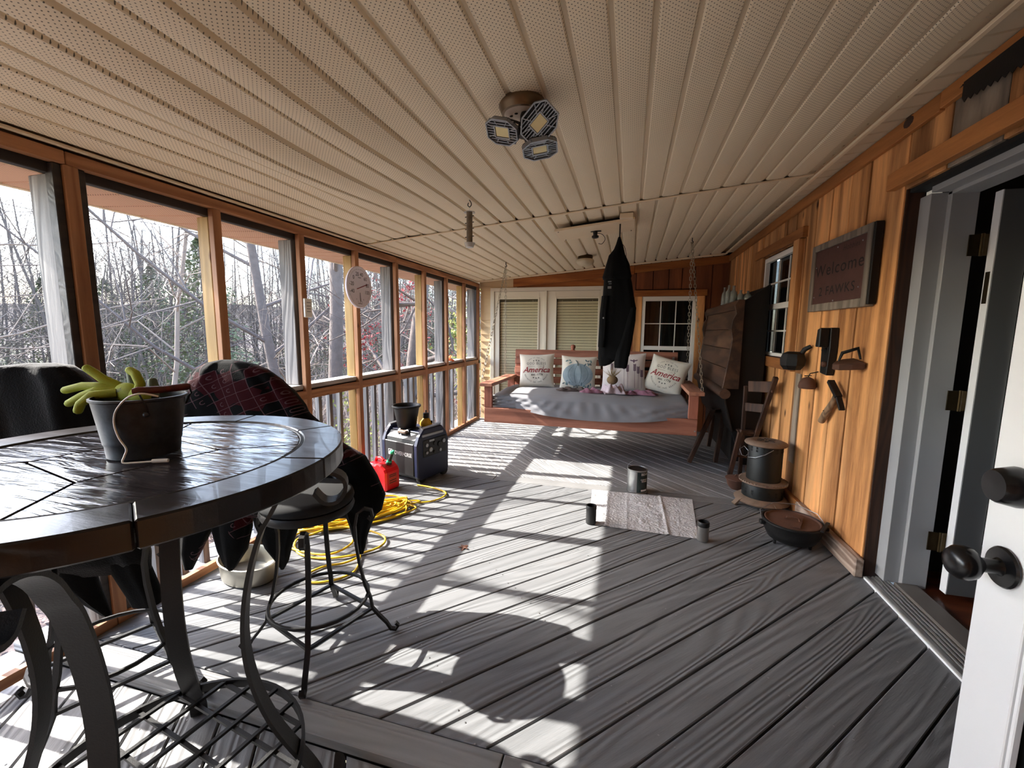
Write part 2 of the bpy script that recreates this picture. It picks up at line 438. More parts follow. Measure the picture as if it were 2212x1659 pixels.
def ctrim(name, p, q, w=.022, h=.012, n=1, mat=None, dz=0):
    a = Vector((p[0], p[1], cz(*p)+dz-h/2)); b = Vector((q[0], q[1], cz(*q)+dz-h/2))
    o = MB().bar(a, b, w, h, (0,0,1)).build(name, mat or m_jtrim, None, bev=.002); tag(o, kind='structure'); return o
ctrim('trim_1', (-2.27, YC+.01), (1.15, ycross(1.15)+.01), .026, .010)['label'] = 'pale vinyl strip crossing the ceiling halfway down the porch'
ctrim('trim_2', (1.152, -1.6), (1.152, 6.2), .022, .016)['label'] = 'bright vinyl channel running along the ceiling beside the house wall'
ctrim('trim_3', (-2.27, 6.2), (1.15, 6.2), .022, .022)['label'] = 'cream vinyl channel across the ceiling before the far wall'
ctrim('trim_4', (-2.268, -1.6), (-2.268, 6.3), .02, .012)['label'] = 'white vinyl channel along the ceiling above the screens'

# ------------------------------------------------------------------ left screened wall
wl = D.objects.new('wall_left', None); COL.objects.link(wl)
tag(wl, 'screened side of the porch with pine studs, rail and balusters', kind='structure')
Y0, Y1 = -1.6, 6.36
STX = -2.283
def pb(name, x0, x1, y0, y1, z0, z1, mat, bev=.003): return MB().box(x0,x1,y0,y1,z0,z1).build(name, mat, wl, bev=bev)
for (a, b) in ((Y0, 1.3), (1.303, 3.9), (3.903, Y1)):
    pb('top_plate', STX-.038, STX, a, b, 2.068, 2.122, m_pine_h)
    pb('bottom_plate', STX-.038, STX, a, b, 0, .045, m_pine_h)
    pb('rail', STX-.038, STX, a, b, .885, .945, m_pine_h)
pb('header_beam', STX-.078, STX-.04, Y0, Y1+.0, 2.027, 2.12, m_dark)
pb('header_beam', STX-.10, STX-.078, Y0, Y1, 2.03, 2.12, m_tanboard)
pb('rail_cap', STX-.165, STX-.028, Y0, Y1, .955, .99, m_cap, .004)
pb('rail_side', STX-.05, STX-.040, Y0, Y1, .93, .987, m_dark)
studs = [-1.28, -.64, .012, .66, 1.29, 1.944, 2.593, 3.229, 3.885, 4.50, 5.106, 5.721]
for i, sy in enumerate(studs):
    pb('stud', STX-.036, STX+.001, sy, sy+.052, .046, 2.067, m_pine)
    grey = i % 2 == 0
    if grey: x0, x1, ya, yb_ = STX-.165, STX-.052, sy-.02, sy+.07
    else: x0, x1, ya, yb_ = STX-.125, STX-.042, sy+.004, sy+.048
    if i == 4:
        ya, yb_ = sy-.03, sy+.06
        for (e0, e1) in ((sy-.030, sy-.0005), (sy+.0525, sy+.082)):
            pb('stud_side', STX-.06, STX-.012, e0, e1, .046, 2.067, m_dark)
    pb('post', x0, x1, ya, yb_, .992, 2.026, m_grey if grey else m_ochre, .004)
    pb('post', x0+.006, x1, ya, yb_, -.02, .929, m_grey if grey else m_ochre, .004)
pb('stud', STX-.036, STX, 6.30, 6.36, .046, 2.067, m_pine)
pb('post', STX-.165, STX-.05, 6.24, 6.35, -.02, 2.026, m_grey)
y = Y0+.08; k = 0
while y < 6.2:
    if all(abs(y-(s_+.025)) > .062 for s_ in studs):
        o = MB().box(STX-.165, STX-.128, y-.019, y+.019, -.16, .954).build('baluster', m_grey, wl)
    y += .1295
MB().box(STX-.122, STX-.05, Y0, Y1, .900, .928).build('baluster_rail', m_grey, wl)
sc = MB().add([(STX-.0415, Y0, .045), (STX-.0415, Y1, .045), (STX-.0415, Y1, 2.07), (STX-.0415, Y0, 2.07)], [(0,1,2,3)])
sc.build('screen', m_screen, wl)
# overhang outside the screens
ovh = D.objects.new('trim_5', None); COL.objects.link(ovh); tag(ovh, 'perforated roof overhang seen outside above the screens', kind='structure')
m_soffit_out = soffit_mat('outer_soffit', srgb(206,160,128), pi/2)
y = Y0
while y < 6.9:
    y1 = y+.20
    vs = []
    for xx in (-2.39, -2.92):
        for (a, h) in ((0, .02), (.008, 0), (.186, 0), (.194, .02)): vs.append((xx, y+a, 2.045+h-(xx+2.39)*.06))
    MB().add(vs, [(0,1,5,4),(1,2,6,5),(2,3,7,6)]).build('soffit_panel', m_soffit_out, ovh)
    y = y1
MB().box(-2.95, -2.922, Y0-.1, 6.95, 2.072, 2.29).build('fascia', m_jtrim, ovh, bev=.003)
MB().box(-2.925, -2.34, Y0-.1, 6.95, 2.10, 2.13).build('soffit_backing', m_soffit_flat, ovh)

# ------------------------------------------------------------------ right wall (house side)
def wp(y, z, off=0.0): return (wx(y)-off, y, z)
def wbox(mb, y0, y1, z0, z1, o0, o1):
    # box hugging the (slightly skewed) house wall; o0..o1 distance out into the porch
    a, b = wx(y0), wx(y1)
    mb.add([(a-o0,y0,z0),(b-o0,y1,z0),(b-o1,y1,z0),(a-o1,y0,z0),(a-o0,y0,z1),(b-o0,y1,z1),(b-o1,y1,z1),(a-o1,y0,z1)],
           [(0,1,2,3),(7,6,5,4),(4,5,1,0),(5,6,2,1),(6,7,3,2),(7,4,0,3)]); return mb
wrm = MB()
WY0, WY1, WZ0, WZ1 = 4.12, 4.93, 1.19, 2.135     # window opening
for (a, b, c, d) in ((2.795, WY0, -.05, 2.6), (WY1, 6.55, -.05, 2.55), (WY0, WY1, -.05, WZ0), (WY0, WY1, WZ1, 2.6), (-1.6, 2.795, 2.13, 2.6)):
    wbox(wrm, a, b, c, d, -.10, -.025)
wr = wrm.build('wall_right', m_black); tag(wr, 'house wall of wide orange-brown vertical planks on the right of the porch', kind='structure')
ys = [2.79, 3.136, 3.349, 3.598, 3.826, 3.985, 4.22, 4.43, 4.64, 4.86, 5.05, 5.25, 5.42, 5.60, 5.78, 5.96, 6.12, 6.28, 6.41]
rn = random.Random(3)
for i in range(len(ys)-1):
    a, b = ys[i]+.008, ys[i+1]-.007
    def seg(y0, y1, z0, z1, mat=m_plank):
        if y1-y0 < .02: return
        t = rn.uniform(-.006, .006)
        wbox(MB(), y0, y1, z0, z1, -.026, t).build('plank', mat, wr, bev=.003)
    mt = m_plank
    def zt(y): return cz(wx(y), y)-.004
    if b <= WY0-.02 or a >= WY1+.02: seg(a, b, .002, zt(b)-.0, m_greyp if False else mt)
    else:
        seg(a, b, .002, WZ0-.10, mt); seg(a, b, WZ1+.02, zt(b), mt)
        if a < WY0-.03: seg(a, WY0-.01, WZ0-.10, WZ1+.02, mt)
        if b > WY1+.03: seg(WY1+.01, b, WZ0-.10, WZ1+.02, mt)
# the plank repaired with bare grey wood
wbox(MB(), 3.835, 3.93, .35, 1.08, -.002, .0065).build('bare_patch', m_greyp, wr)
# planks above the doorway
for (a, b, mt) in ((2.62, 2.785, m_plank), (2.50, 2.613, m_plank), (2.20, 2.493, m_greyp), (1.95, 2.190, m_plank), (1.70, 1.94, m_plank), (1.4, 1.69, m_plank)):
    wbox(MB(), a, b, 2.15, 2.50, -.026, rn.uniform(-.003, .003)).build('plank', mt, wr, bev=.003)
# dark plank ends at the doorway
MB().box(1.362, 1.44, 2.788, 2.812, .0, 2.15).build('opening_return', wood('dark_plank_end', srgb(40,24,16), srgb(66,40,26), 'z', bmp=.2), wr)
# boards over window, door, and at the ceiling
def wtrim(name, y0, y1, z0, z1, o0, o1, mat, lab):
    o = wbox(MB(), y0, y1, z0, z1, o0, o1).build(name, mat, None, bev=.003); tag(o, lab, kind='structure'); return o
def slopetrim(name, y0, y1, h, o, mat, lab):
    mb = MB(); vs = []
    for y in (y0, y1):
        a = wx(y); t = cz(a, y)-.003
        vs += [(a+.0, y, t-h), (a-o, y, t-h), (a-o, y, t), (a+.0, y, t)]
    mb.add(vs, [(3,2,1,0),(4,5,6,7),(0,1,5,4),(1,2,6,5),(2,3,7,6),(3,0,4,7)])
    ob = mb.build(name, mat, None, bev=.003); tag(ob, lab, kind='structure')
slopetrim('trim_6', 2.55, 4.3, .082, .026, m_plank_h, 'knotty brown board capping the plank wall under the ceiling')
slopetrim('trim_7', 4.304, 6.38, .078, .026, m_plank_h, 'far length of brown board under the ceiling above the small window')
slopetrim('trim_8', 1.4, 2.546, .075, .028, m_plank_h, 'near length of brown board under the ceiling above the doorway')
tag(MB().ball((1.33, 2.78, 2.475), .05, 14, 8, (.18, 1.2, .75)).build('trim_9', plain('knot', srgb(56,34,22), .7, var=.5, vs=60), smooth=40), 'large dark knot bulging from the ceiling board', kind='structure')
wtrim('trim_10', 1.3, 2.868, 2.165, 2.25, .0, .045, m_plank_h, 'thick orange lintel board over the right doorway')
slope = None
bb = D.objects.new('baseboard_right', None); COL.objects.link(bb); tag(bb, 'rough whitewashed timber along the foot of the plank wall', kind='structure')
wbox(MB(), 2.755, 3.62, .002, .115, .0, .045).build('timber', wood('rough_timber', srgb(104,80,66), srgb(178,158,142), 'y', rings=18, across=9, bmp=.6), bb, bev=.006)
wbox(MB(), 3.625, 5.9, .002, .115, .0, .04).build('timber', m_plank_h, bb, bev=.006)

# window_2: the small sash window in the right wall
w2 = D.objects.new('window_2', None); COL.objects.link(w2); tag(w2, 'small white sash window with grilles in the orange plank wall', kind='structure')
wbox(MB(), WY0-.115, WY0-.005, WZ0-.005, WZ1+.02, .0, .045).build('casing', m_plank, w2, bev=.003)
wbox(MB(), WY1+.005, WY1+.21, WZ0-.005, WZ1+.02, .0, .03).build('casing', m_plank, w2, bev=.003)
wbox(MB(), WY0-.16, WY1+.24, WZ1+.022, WZ1+.105, .0, .04).build('casing', m_plank_h, w2, bev=.003)
wbox(MB(), WY0-.16, WY1+.1, WZ0-.10, WZ0-.008, .0, .04).build('window_sill', m_plank_h, w2, bev=.003)
fr = MB()
for (a, b, c, d) in ((WY0, WY0+.035, WZ0, WZ1), (WY1-.035, WY1, WZ0, WZ1), (WY0+.035, WY1-.035, WZ1-.045, WZ1), (WY0+.035, WY1-.035, WZ0, WZ0+.03), (WY0+.035, WY1-.035, 1.625, 1.675)):
    wbox(fr, a, b, c, d, -.03, .008)
fr.build('window_frame', m_vinylw, w2, bev=.002)
wbox(MB(), WY0+.035, WY1-.035, WZ0+.03, WZ1-.045, -.05, -.048).build('pane', m_glassdk, w2)
for zc in ((WZ0+.03+1.625)/2, (1.675+WZ1-.045)/2): wbox(MB(), WY0+.036, WY1-.036, zc-.007, zc+.007, -.047, -.036).build('grille', m_vinylw, w2)
for yc in (WY0+.285, WY0+.53): wbox(MB(), yc-.007, yc+.007, WZ0+.03, WZ1-.045, -.046, -.037).build('grille', m_vinylw, w2)
wbox(MB(), WY0, WY1, WZ0, WZ1, -.14, -.12).build('dark_room', m_black, w2)

# doorway: jamb, inner leaf swung into the house (door_2)
jb = D.objects.new('door_2', None); COL.objects.link(jb); tag(jb, 'glazed white door leaf swung into the dark house with brass hinges', kind='structure')
def db(name, x0, x1, y0, y1, z0, z1, mat, bev=.002, par=None): return MB().box(x0,x1,y0,y1,z0,z1).build(name, mat, par or jb, bev=bev)
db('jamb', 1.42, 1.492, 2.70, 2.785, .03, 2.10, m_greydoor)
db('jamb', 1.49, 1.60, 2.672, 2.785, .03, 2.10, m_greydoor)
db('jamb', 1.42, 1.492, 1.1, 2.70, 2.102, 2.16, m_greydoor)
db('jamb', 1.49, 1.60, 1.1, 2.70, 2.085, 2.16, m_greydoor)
leafx = 1.64
db('leaf_stile', leafx, leafx+.115, 2.59, 2.635, .06, 2.07, m_leafshade)
db('leaf_stile', leafx+.70, leafx+.815, 2.59, 2.635, .06, 2.07, m_leafshade)
db('leaf_rail', leafx+.115, leafx+.70, 2.59, 2.635, 1.94, 2.07, m_leafshade)
db('leaf_rail', leafx+.115, leafx+.70, 2.59, 2.635, .06, .34, m_leafshade)
mo = MB()
for a in (0, .016):
    mo.box(leafx+.115+a, leafx+.125+a, 2.578+a/2, 2.59, .34, 1.94)
mo.box(leafx+.141, leafx+.70, 2.582, 2.59, 1.915, 1.94); mo.box(leafx+.141, leafx+.70, 2.582, 2.59, .34, .365)
mo.build('glazing_bead', m_whitepaint, jb, bev=.003)
db('pane', leafx+.115, leafx+.70, 2.61, 2.615, .34, 1.94, m_glassdk, 0)
db('edge_strip', leafx-.004, leafx, 2.59, 2.635, .06, 2.07, m_whitepaint, 0)
for zc in (1.83, 1.07, .32):
    h = db('hinge', 1.56, leafx+.001, 2.636, 2.642, zc-.05, zc+.05, m_brass, 0)
    MB().tube([(1.61, 2.634, zc-.053), (1.61, 2.634, zc+.053)], .007, 8).build('hinge_pin', m_brass, h)
tag(db('strike_plate', leafx-.006, leafx-.003, 2.60, 2.626, 1.55, 1.70, m_brass, 0))
# threshold
th = D.objects.new('door_1', None)
thr = D.objects.new('trim_11', None); COL.objects.link(thr); tag(thr, 'ribbed aluminium threshold of the right doorway', kind='structure')
MB().box(1.362, 1.385, 1.1, 2.755, .0, .02).build('nosing', m_alu, thr, bev=.002)
for k in range(4): MB().box(1.388+k*.016, 1.400+k*.016, 1.1, 2.75, .012+k*.004, .026+k*.004).build('rib', m_alu, thr, bev=.002)
MB().box(1.355, 1.46, 1.1, 2.76, -.03, .012).build('sill_body', m_whitepaint, thr)
MB().box(1.452, 1.56, 1.1, 2.67, .0, .05).build('sill_inner', plain('oak_sill', srgb(98,92,86), .5), thr, bev=.004)
# dark interior of the house
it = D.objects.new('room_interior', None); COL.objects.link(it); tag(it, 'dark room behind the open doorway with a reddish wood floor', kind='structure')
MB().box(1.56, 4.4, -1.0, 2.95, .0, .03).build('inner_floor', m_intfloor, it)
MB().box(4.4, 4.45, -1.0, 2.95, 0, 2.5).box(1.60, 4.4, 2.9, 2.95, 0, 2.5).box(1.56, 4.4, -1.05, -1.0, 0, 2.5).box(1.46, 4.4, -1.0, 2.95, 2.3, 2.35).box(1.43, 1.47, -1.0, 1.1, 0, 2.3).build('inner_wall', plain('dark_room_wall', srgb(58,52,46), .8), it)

# near leaf (door_3): the white door opened towards us, with black knob and deadbolt
d3 = D.objects.new('door_3', None); COL.objects.link(d3); tag(d3, 'near white glazed door leaf with black round knob and deadbolt', kind='structure')
LX, LY = .745, 1.10
def d3b(name, x0, x1, y0, y1, z0, z1, mat, bev=.002): return MB().box(x0,x1,y0,y1,z0,z1).build(name, mat, d3, bev=bev)
d3b('stile', LX, LX+.044, LY-.115, LY, .04, 2.08, m_whitepaint)
d3b('stile', LX, LX+.044, LY-.80, LY-.685, .04, 2.08, m_whitepaint)
d3b('leaf_rail', LX, LX+.044, LY-.685, LY-.115, 1.94, 2.08, m_whitepaint)
d3b('leaf_rail', LX, LX+.044, LY-.685, LY-.115, .04, .30, m_whitepaint)
d3b('glazing_bead', LX-.006, LX+.01, LY-.128, LY-.115, .30, 1.94, m_whitepaint)
d3b('glazing_bead', LX-.003, LX+.01, LY-.140, LY-.130, .30, 1.94, m_whitepaint)
d3b('pane', LX+.02, LX+.024, LY-.685, LY-.115, .30, 1.94, m_glassdk, 0)
kb = MB().lathe([(.0, -.003), (.040, -.003), (.041, -.006), (.038, -.010), (.018, -.012), (.0145, -.018), (.014, -.040), (.020, -.046), (.031, -.056), (.0345, -.068), (.033, -.080), (.026, -.090), (.012, -.094), (0, -.0945)], 28, (LX, LY-.064, .938), ax='x', close=False)
kb.build('door_knob', m_knob, d3, smooth=40)
MB().lathe([(0, -.001), (.040, -.001), (.0405, -.006), (.034, -.034), (.030, -.040), (.0, -.0405)], 28, (LX, LY-.064, 1.105), ax='x', close=False).build('deadbolt', m_knob, d3, smooth=40)
# jog of the house wall the near leaf hangs from
MB().box(.745, 1.47, -1.7, .28, 0, 2.6).build('wall_jog', m_plank, wr)

# ------------------------------------------------------------------ far wall
wb = MB().box(-2.30, 1.30, 6.46, 6.55, -.05, 2.6).build('wall_back', m_black); tag(wb, 'far end wall with cream double doors, small window and red-brown planks', kind='structure')
# siding beside the corner
z = 0.0
while z < 2.08:
    MB().add([(-2.285,6.40,z),(-2.115,6.40,z),(-2.115,6.415,z+.112),(-2.285,6.415,z+.112),(-2.285,6.42,z),(-2.115,6.42,z),(-2.115,6.42,z+.112),(-2.285,6.42,z+.112)],
             [(0,1,2,3),(4,7,6,5),(0,4,5,1)]).build('siding_board', m_siding, wb); z += .112
MB().box(-1.8, -.40, 6.42, 6.46, 2.05, 2.42).build('head_panel', m_plank_x, wb)
MB().box(-2.30, -1.7, 6.41, 6.46, 2.05, 2.2).build('siding_board', m_siding, wb)
MB().box(-2.285, -2.11, 6.42, 6.46, 0, 2.1).build('siding_backing', m_siding, wb)
# planks right of the doors and above
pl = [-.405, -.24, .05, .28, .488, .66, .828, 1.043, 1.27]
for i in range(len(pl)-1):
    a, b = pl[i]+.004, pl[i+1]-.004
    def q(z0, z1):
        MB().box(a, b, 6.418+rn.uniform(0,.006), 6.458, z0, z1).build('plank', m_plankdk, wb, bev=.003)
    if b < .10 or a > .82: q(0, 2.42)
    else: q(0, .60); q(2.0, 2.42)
def btrim(name, x0, x1, z0, z1, mat, lab, y=6.40):
    o = MB().box(x0,x1,y-.022,6.42,z0,z1).build(name, mat, None, bev=.003); tag(o, lab, kind='structure')
zz = lambda x: cz(x, 6.4)
def bslope(name, x0, x1, h, lab):
    vs = [(x0,6.385,zz(x0)-h),(x1,6.385,zz(x1)-h),(x1,6.385,zz(x1)),(x0,6.385,zz(x0)),(x0,6.43,zz(x0)-h),(x1,6.43,zz(x1)-h),(x1,6.43,zz(x1)),(x0,6.43,zz(x0))]
    o = MB().add(vs, [(0,1,2,3),(7,6,5,4),(4,5,1,0),(6,7,3,2),(3,7,4,0),(1,5,6,2)]).build(name, m_plank_x, None, bev=.003); tag(o, lab, kind='structure')
bslope('trim_12', -1.75, .02, .12, 'orange board following the ceiling slope above the cream doors')
bslope('trim_13', .025, 1.24, .10, 'orange board following the ceiling slope above the far window')
btrim('trim_14', .03, .99, 1.90, 1.985, m_plank_x, 'red-brown board over the far window')
btrim('trim_15', .04, .145, .60, 1.898, m_plank, 'red-brown board left of the far window')
btrim('trim_16', .865, .965, .60, 1.898, m_plank, 'red-brown board right of the far window')
# double doors with mini blinds (door_1)
d1 = th; COL.objects.link(d1); tag(d1, 'cream double doors with closed mini blinds behind the glass', kind='structure')
def bb_(name, x0, x1, z0, z1, y0, y1, mat, bev=.002, par=None): return MB().box(x0,x1,y0,y1,z0,z1).build(name, mat, par or d1, bev=bev)
bb_('casing', -2.115, -2.055, 0, 2.055, 6.38, 6.46, m_whitewarm)
bb_('casing', -.435, -.40, 0, 2.055, 6.38, 6.46, m_whitewarm)
bb_('casing', -2.055, -.435, 2.0, 2.055, 6.38, 6.46, m_whitewarm)
bb_('astragal', -1.265, -1.225, 0.02, 1.998, 6.375, 6.44, m_whitewarm)
for (x0, x1, ga, gb) in ((-2.052, -1.267, -1.955, -1.375), (-1.223, -.437, -1.065, -.48)):
    lf = D.objects.new('leaf', None); COL.objects.link(lf); lf.parent = d1
    bb_('stile', x0, ga-.03, .02, 1.997, 6.40, 6.44, m_whitewarm, par=lf); bb_('stile', gb+.03, x1, .02, 1.997, 6.40, 6.44, m_whitewarm, par=lf)
    bb_('leaf_rail', ga-.03, gb+.03, 1.895, 1.997, 6.40, 6.44, m_whitewarm, par=lf); bb_('leaf_rail', ga-.03, gb+.03, .02, .22, 6.40, 6.44, m_whitewarm, par=lf)
    be = MB()
    for (a, b, c, d) in ((ga-.035, ga-.012, .21, 1.905), (gb+.012, gb+.035, .21, 1.905), (ga-.012, gb+.012, 1.882, 1.905), (ga-.012, gb+.012, .21, .235)): be.box(a, b, 6.385, 6.402, c, d)
    be.build('glazing_bead', m_whitewarm, lf, bev=.003)
    bl = MB(); z = .25
    ex = None
    me = MB().add([(ga-.01, -.005, -.018), (gb+.01, -.005, -.018), (gb+.01, .005, .018), (ga-.01, .005, .018)], [(0,1,2,3)]).mesh('blind_slat'); me.materials.append(m_blind)
    while z < 1.86:
        o = D.objects.new('blind_slat', me); COL.objects.link(o); o.parent = lf; o.location = (0, 6.425, z); z += .0415
    cd = MB()
    for fx in (.12, .5, .88): cd.box(ga+(gb-ga)*fx-.0015, ga+(gb-ga)*fx+.0015, 6.408, 6.410, .24, 1.87)
    cd.build('blind_cord', m_blind, lf)
    bb_('blind_headrail', ga-.01, gb+.01, 1.855, 1.882, 6.408, 6.43, plain('dark_headrail', srgb(110,98,66), .6), 0, lf)
    bb_('pane', ga-.01, gb+.01, .235, 1.882, 6.4035, 6.4055, glass_mat('door_glass', (.03,.03,.025), .12), 0, lf)
    bb_('backing', ga-.012, gb+.012, .22, 1.89, 6.442, 6.458, plain('blind_backing', srgb(60,52,34), .8), 0, lf)
# far window (window_1)
w1 = D.objects.new('window_1', None); COL.objects.link(w1); tag(w1, 'white sash window with grilles beside the cream doors', kind='structure')
def w1b(name, x0, x1, z0, z1, y0, y1, mat, bev=.002): return MB().box(x0,x1,y0,y1,z0,z1).build(name, mat, w1, bev=bev)
for (a, b, c, d) in ((.147, .192, .60, 1.897), (.812, .862, .60, 1.897), (.192, .812, 1.835, 1.897), (.192, .812, 1.15, 1.205), (.192, .812, .60, .65)): w1b('window_frame', a, b, c, d, 6.385, 6.45, m_vinylw)
for (z0, z1) in ((1.205, 1.835), (.65, 1.15)):
    w1b('pane', .192, .812, z0, z1, 6.425, 6.428, m_glassdk, 0)
    for xx in (.40, .60): w1b('grille', xx-.006, xx+.006, z0, z1, 6.418, 6.424, m_vinylw, 0)
    w1b('grille', .192, .812, (z0+z1)/2-.006, (z0+z1)/2+.006, 6.417, 6.4235, m_vinylw, 0)
    z = z0
    while z < z1-.02: w1b('blind_slat', .192, .812, z+.002, z+.022, 6.44, 6.442, plain('dim_slat', srgb(120,118,100), .6) if 'dim_slat' not in D.materials else D.materials['dim_slat'], 0); z += .027

# unseen wall added behind the viewer to cut light at the near end
wf = MB().box(-2.42, .74, -1.76, -1.70, -.2, 2.7).build('wall_light_block', m_black); tag(wf, 'unseen plank wall added behind the viewer to block light', kind='structure')
x = -2.40
while x < .70:
    MB().box(x+.004, x+.226, -1.70, -1.675, -.03, cz(x, 0)+.0).build('plank', m_plank, wf); x += .23
# ================================================================== OBJECTS
m_tabwood = wood('dark_cherry_gloss', srgb(13,8,7), srgb(24,14,13), 'x', rings=12, bmp=.3, rnd=.12, rough=.3, spec=.35, coat=.08, grainc=.3, bd=.002)
def slate():
    m, nt, b = newmat('wavy_slate_gloss')
    v = coords(nt, 0, (3, 22, 10)); n = noise(nt, v, 1.6, 3, .55, .6)
    nt.links.new(ramp(nt, n, [(.3, srgb(34,31,33)), (.7, srgb(58,54,56))]), b.inputs['Base Color'])
    b.inputs['Roughness'].default_value = .17; b.inputs['Specular IOR Level'].default_value = .32; b.inputs['Coat Weight'].default_value = .06; b.inputs['Coat Roughness'].default_value = .05; b.inputs['Coat IOR'].default_value = 1.5
    bump(nt, b, n, .8, .006); nt.links.new(b.inputs['Normal'].links[0].from_socket, b.inputs['Coat Normal']); return m
m_slate = slate()
TC = (-1.22, .755); TZ = 1.08; TR = .508
tb = thing('bar_table', 'round dark wooden bar-height table with glossy inlaid top and iron legs', 'table', (TC[0], TC[1], -.034))
def tl(z): return z + .034
def smoothpath(pts, k=5, closed=False):
    pts = [Vector(p) for p in pts]; n = len(pts); out = []
    rng = n if closed else n-1
    for i in range(rng):
        p0, p1, p2, p3 = (pts[(i-1) % n] if closed or i > 0 else pts[0]), pts[i], pts[(i+1) % n], (pts[(i+2) % n] if closed or i+2 < n else pts[-1])
        for j in range(k):
            t = j/k; out.append(.5*((2*p1)+(p2-p0)*t+(2*p0-5*p1+4*p2-p3)*t*t+(3*p1-p0-3*p2+p3)*t**3))
    if not closed: out.append(pts[-1])
    return out
def ringseg(r0, r1, a0, a1, z0, z1, n=10):
    poly = [(r1*cos(a0+(a1-a0)*i/n), r1*sin(a0+(a1-a0)*i/n)) for i in range(n+1)] + [(r0*cos(a1-(a1-a0)*i/n), r0*sin(a1-(a1-a0)*i/n)) for i in range(n+1)]
    m = MB(); k = len(poly)
    vs = [(x, y, z0) for x, y in poly] + [(x, y, z1) for x, y in poly]
    fs = [(i, (i+1) % k, k+(i+1) % k, k+i) for i in range(k)]
    for i in range(n):
        fs += [(k+i, k+i+1, 2*k-2-i, 2*k-1-i), (i+1, i, k-1-i, k-2-i)]
    return m.add(vs, fs)
for k in range(8):
    a0 = radians(13+45*k)+.002; a1 = a0+radians(45)-.004
    ringseg(.402, TR, a0, a1, tl(TZ-.055), tl(TZ)).build('rim_segment', m_tabwood, tb, bev=.004)
MB().lathe([(.40, tl(TZ-.05)), (.402, tl(TZ-.003)), (.395, tl(TZ-.001)), (.392, tl(TZ-.004))], 64, close=False).build('rim_groove', m_iron, tb)
angs = [radians(-55+90*k-2) for k in range(4)]
SR = .20
m0 = MB().prism([(SR*.985*cos(a), SR*.985*sin(a)) for a in angs], tl(TZ-.03), tl(TZ-.0035)); m0.build('centre_tile', m_slate, tb, bev=.0015)
for k in range(4):
    a, b = angs[k], angs[k]+pi/2; n = 10; g = .0022
    poly = [(.391*cos(a+(b-a)*i/n+(.007 if i == 0 else -.007 if i == n else 0)), .391*sin(a+(b-a)*i/n+(.007 if i == 0 else -.007 if i == n else 0))) for i in range(n+1)]
    poly += [(SR*1.015*cos(b-.014), SR*1.015*sin(b-.014)), (SR*1.015*cos(a+.014), SR*1.015*sin(a+.014))]
    o = MB().prism(poly, tl(TZ-.03), tl(TZ-.0035)).build('inlay_tile', m_slate, tb, bev=.0015)
MB().lathe([(0, tl(TZ-.045)), (.45, tl(TZ-.045)), (.45, tl(TZ-.034)), (0, tl(TZ-.034))], 48).build('top_underside', m_iron, tb)
MB().lathe([(.30, tl(TZ-.075)), (.34, tl(TZ-.075)), (.34, tl(TZ-.055)), (.30, tl(TZ-.055)), (.30, tl(TZ-.075))], 40, close=False).build('top_ring', m_iron, tb)
def spiral(c, r0, r1, a0, a1, n=16): return [(c[0]+(r0+(r1-r0)*i/n)*cos(a0+(a1-a0)*i/n), c[1]+(r0+(r1-r0)*i/n)*sin(a0+(a1-a0)*i/n)) for i in range(n+1)]
legp = spiral((.405, .955), .022, .062, radians(300-360-120), radians(180-360-30+360-0), 18)[:0]
legp = [(.43,.965),(.455,.935),(.49,.935),(.512,.965),(.508,1.0),(.475,1.022),(.43,1.022),(.38,1.0),(.34,.96),(.312,.91),(.285,.86),(.255,.76),(.236,.66),(.228,.56),(.234,.46),(.255,.36),(.29,.26),(.335,.17),(.375,.10),(.40,.045),(.405,.012),(.425,-.002),(.455,.008),(.47,.035),(.465,.065),(.445,.075)]
for k, az in enumerate((radians(33), radians(131), radians(213), radians(-55))):
    dx, dy = cos(az), sin(az)
    MB().strap(smoothpath([(r*dx, r*dy, z+.004) for r, z in legp], 3), .052, .011, (-dy, dx, 0)).build('leg', m_iron, tb, smooth=30)
MB().lathe([(.352, .135), (.362, .135), (.362, .165), (.352, .165), (.352, .135)], 56, close=False).build('shelf_ring', m_iron, tb, smooth=30)
gr_a = radians(-9)
for q in (0, 1):
    for k in range(-3, 4):
        d_ = k*.098; L_ = sqrt(max(0, .354**2-d_**2)); a = gr_a+q*pi/2
        u = Vector((cos(a), sin(a), 0)); n_ = Vector((-sin(a), cos(a), 0))
        p0, p1 = n_*d_-u*L_, n_*d_+u*L_
        MB().bar((p0.x,p0.y,.15+q*.008), (p1.x,p1.y,.15+q*.008), .012, .01).build('shelf_bar', m_iron, tb)

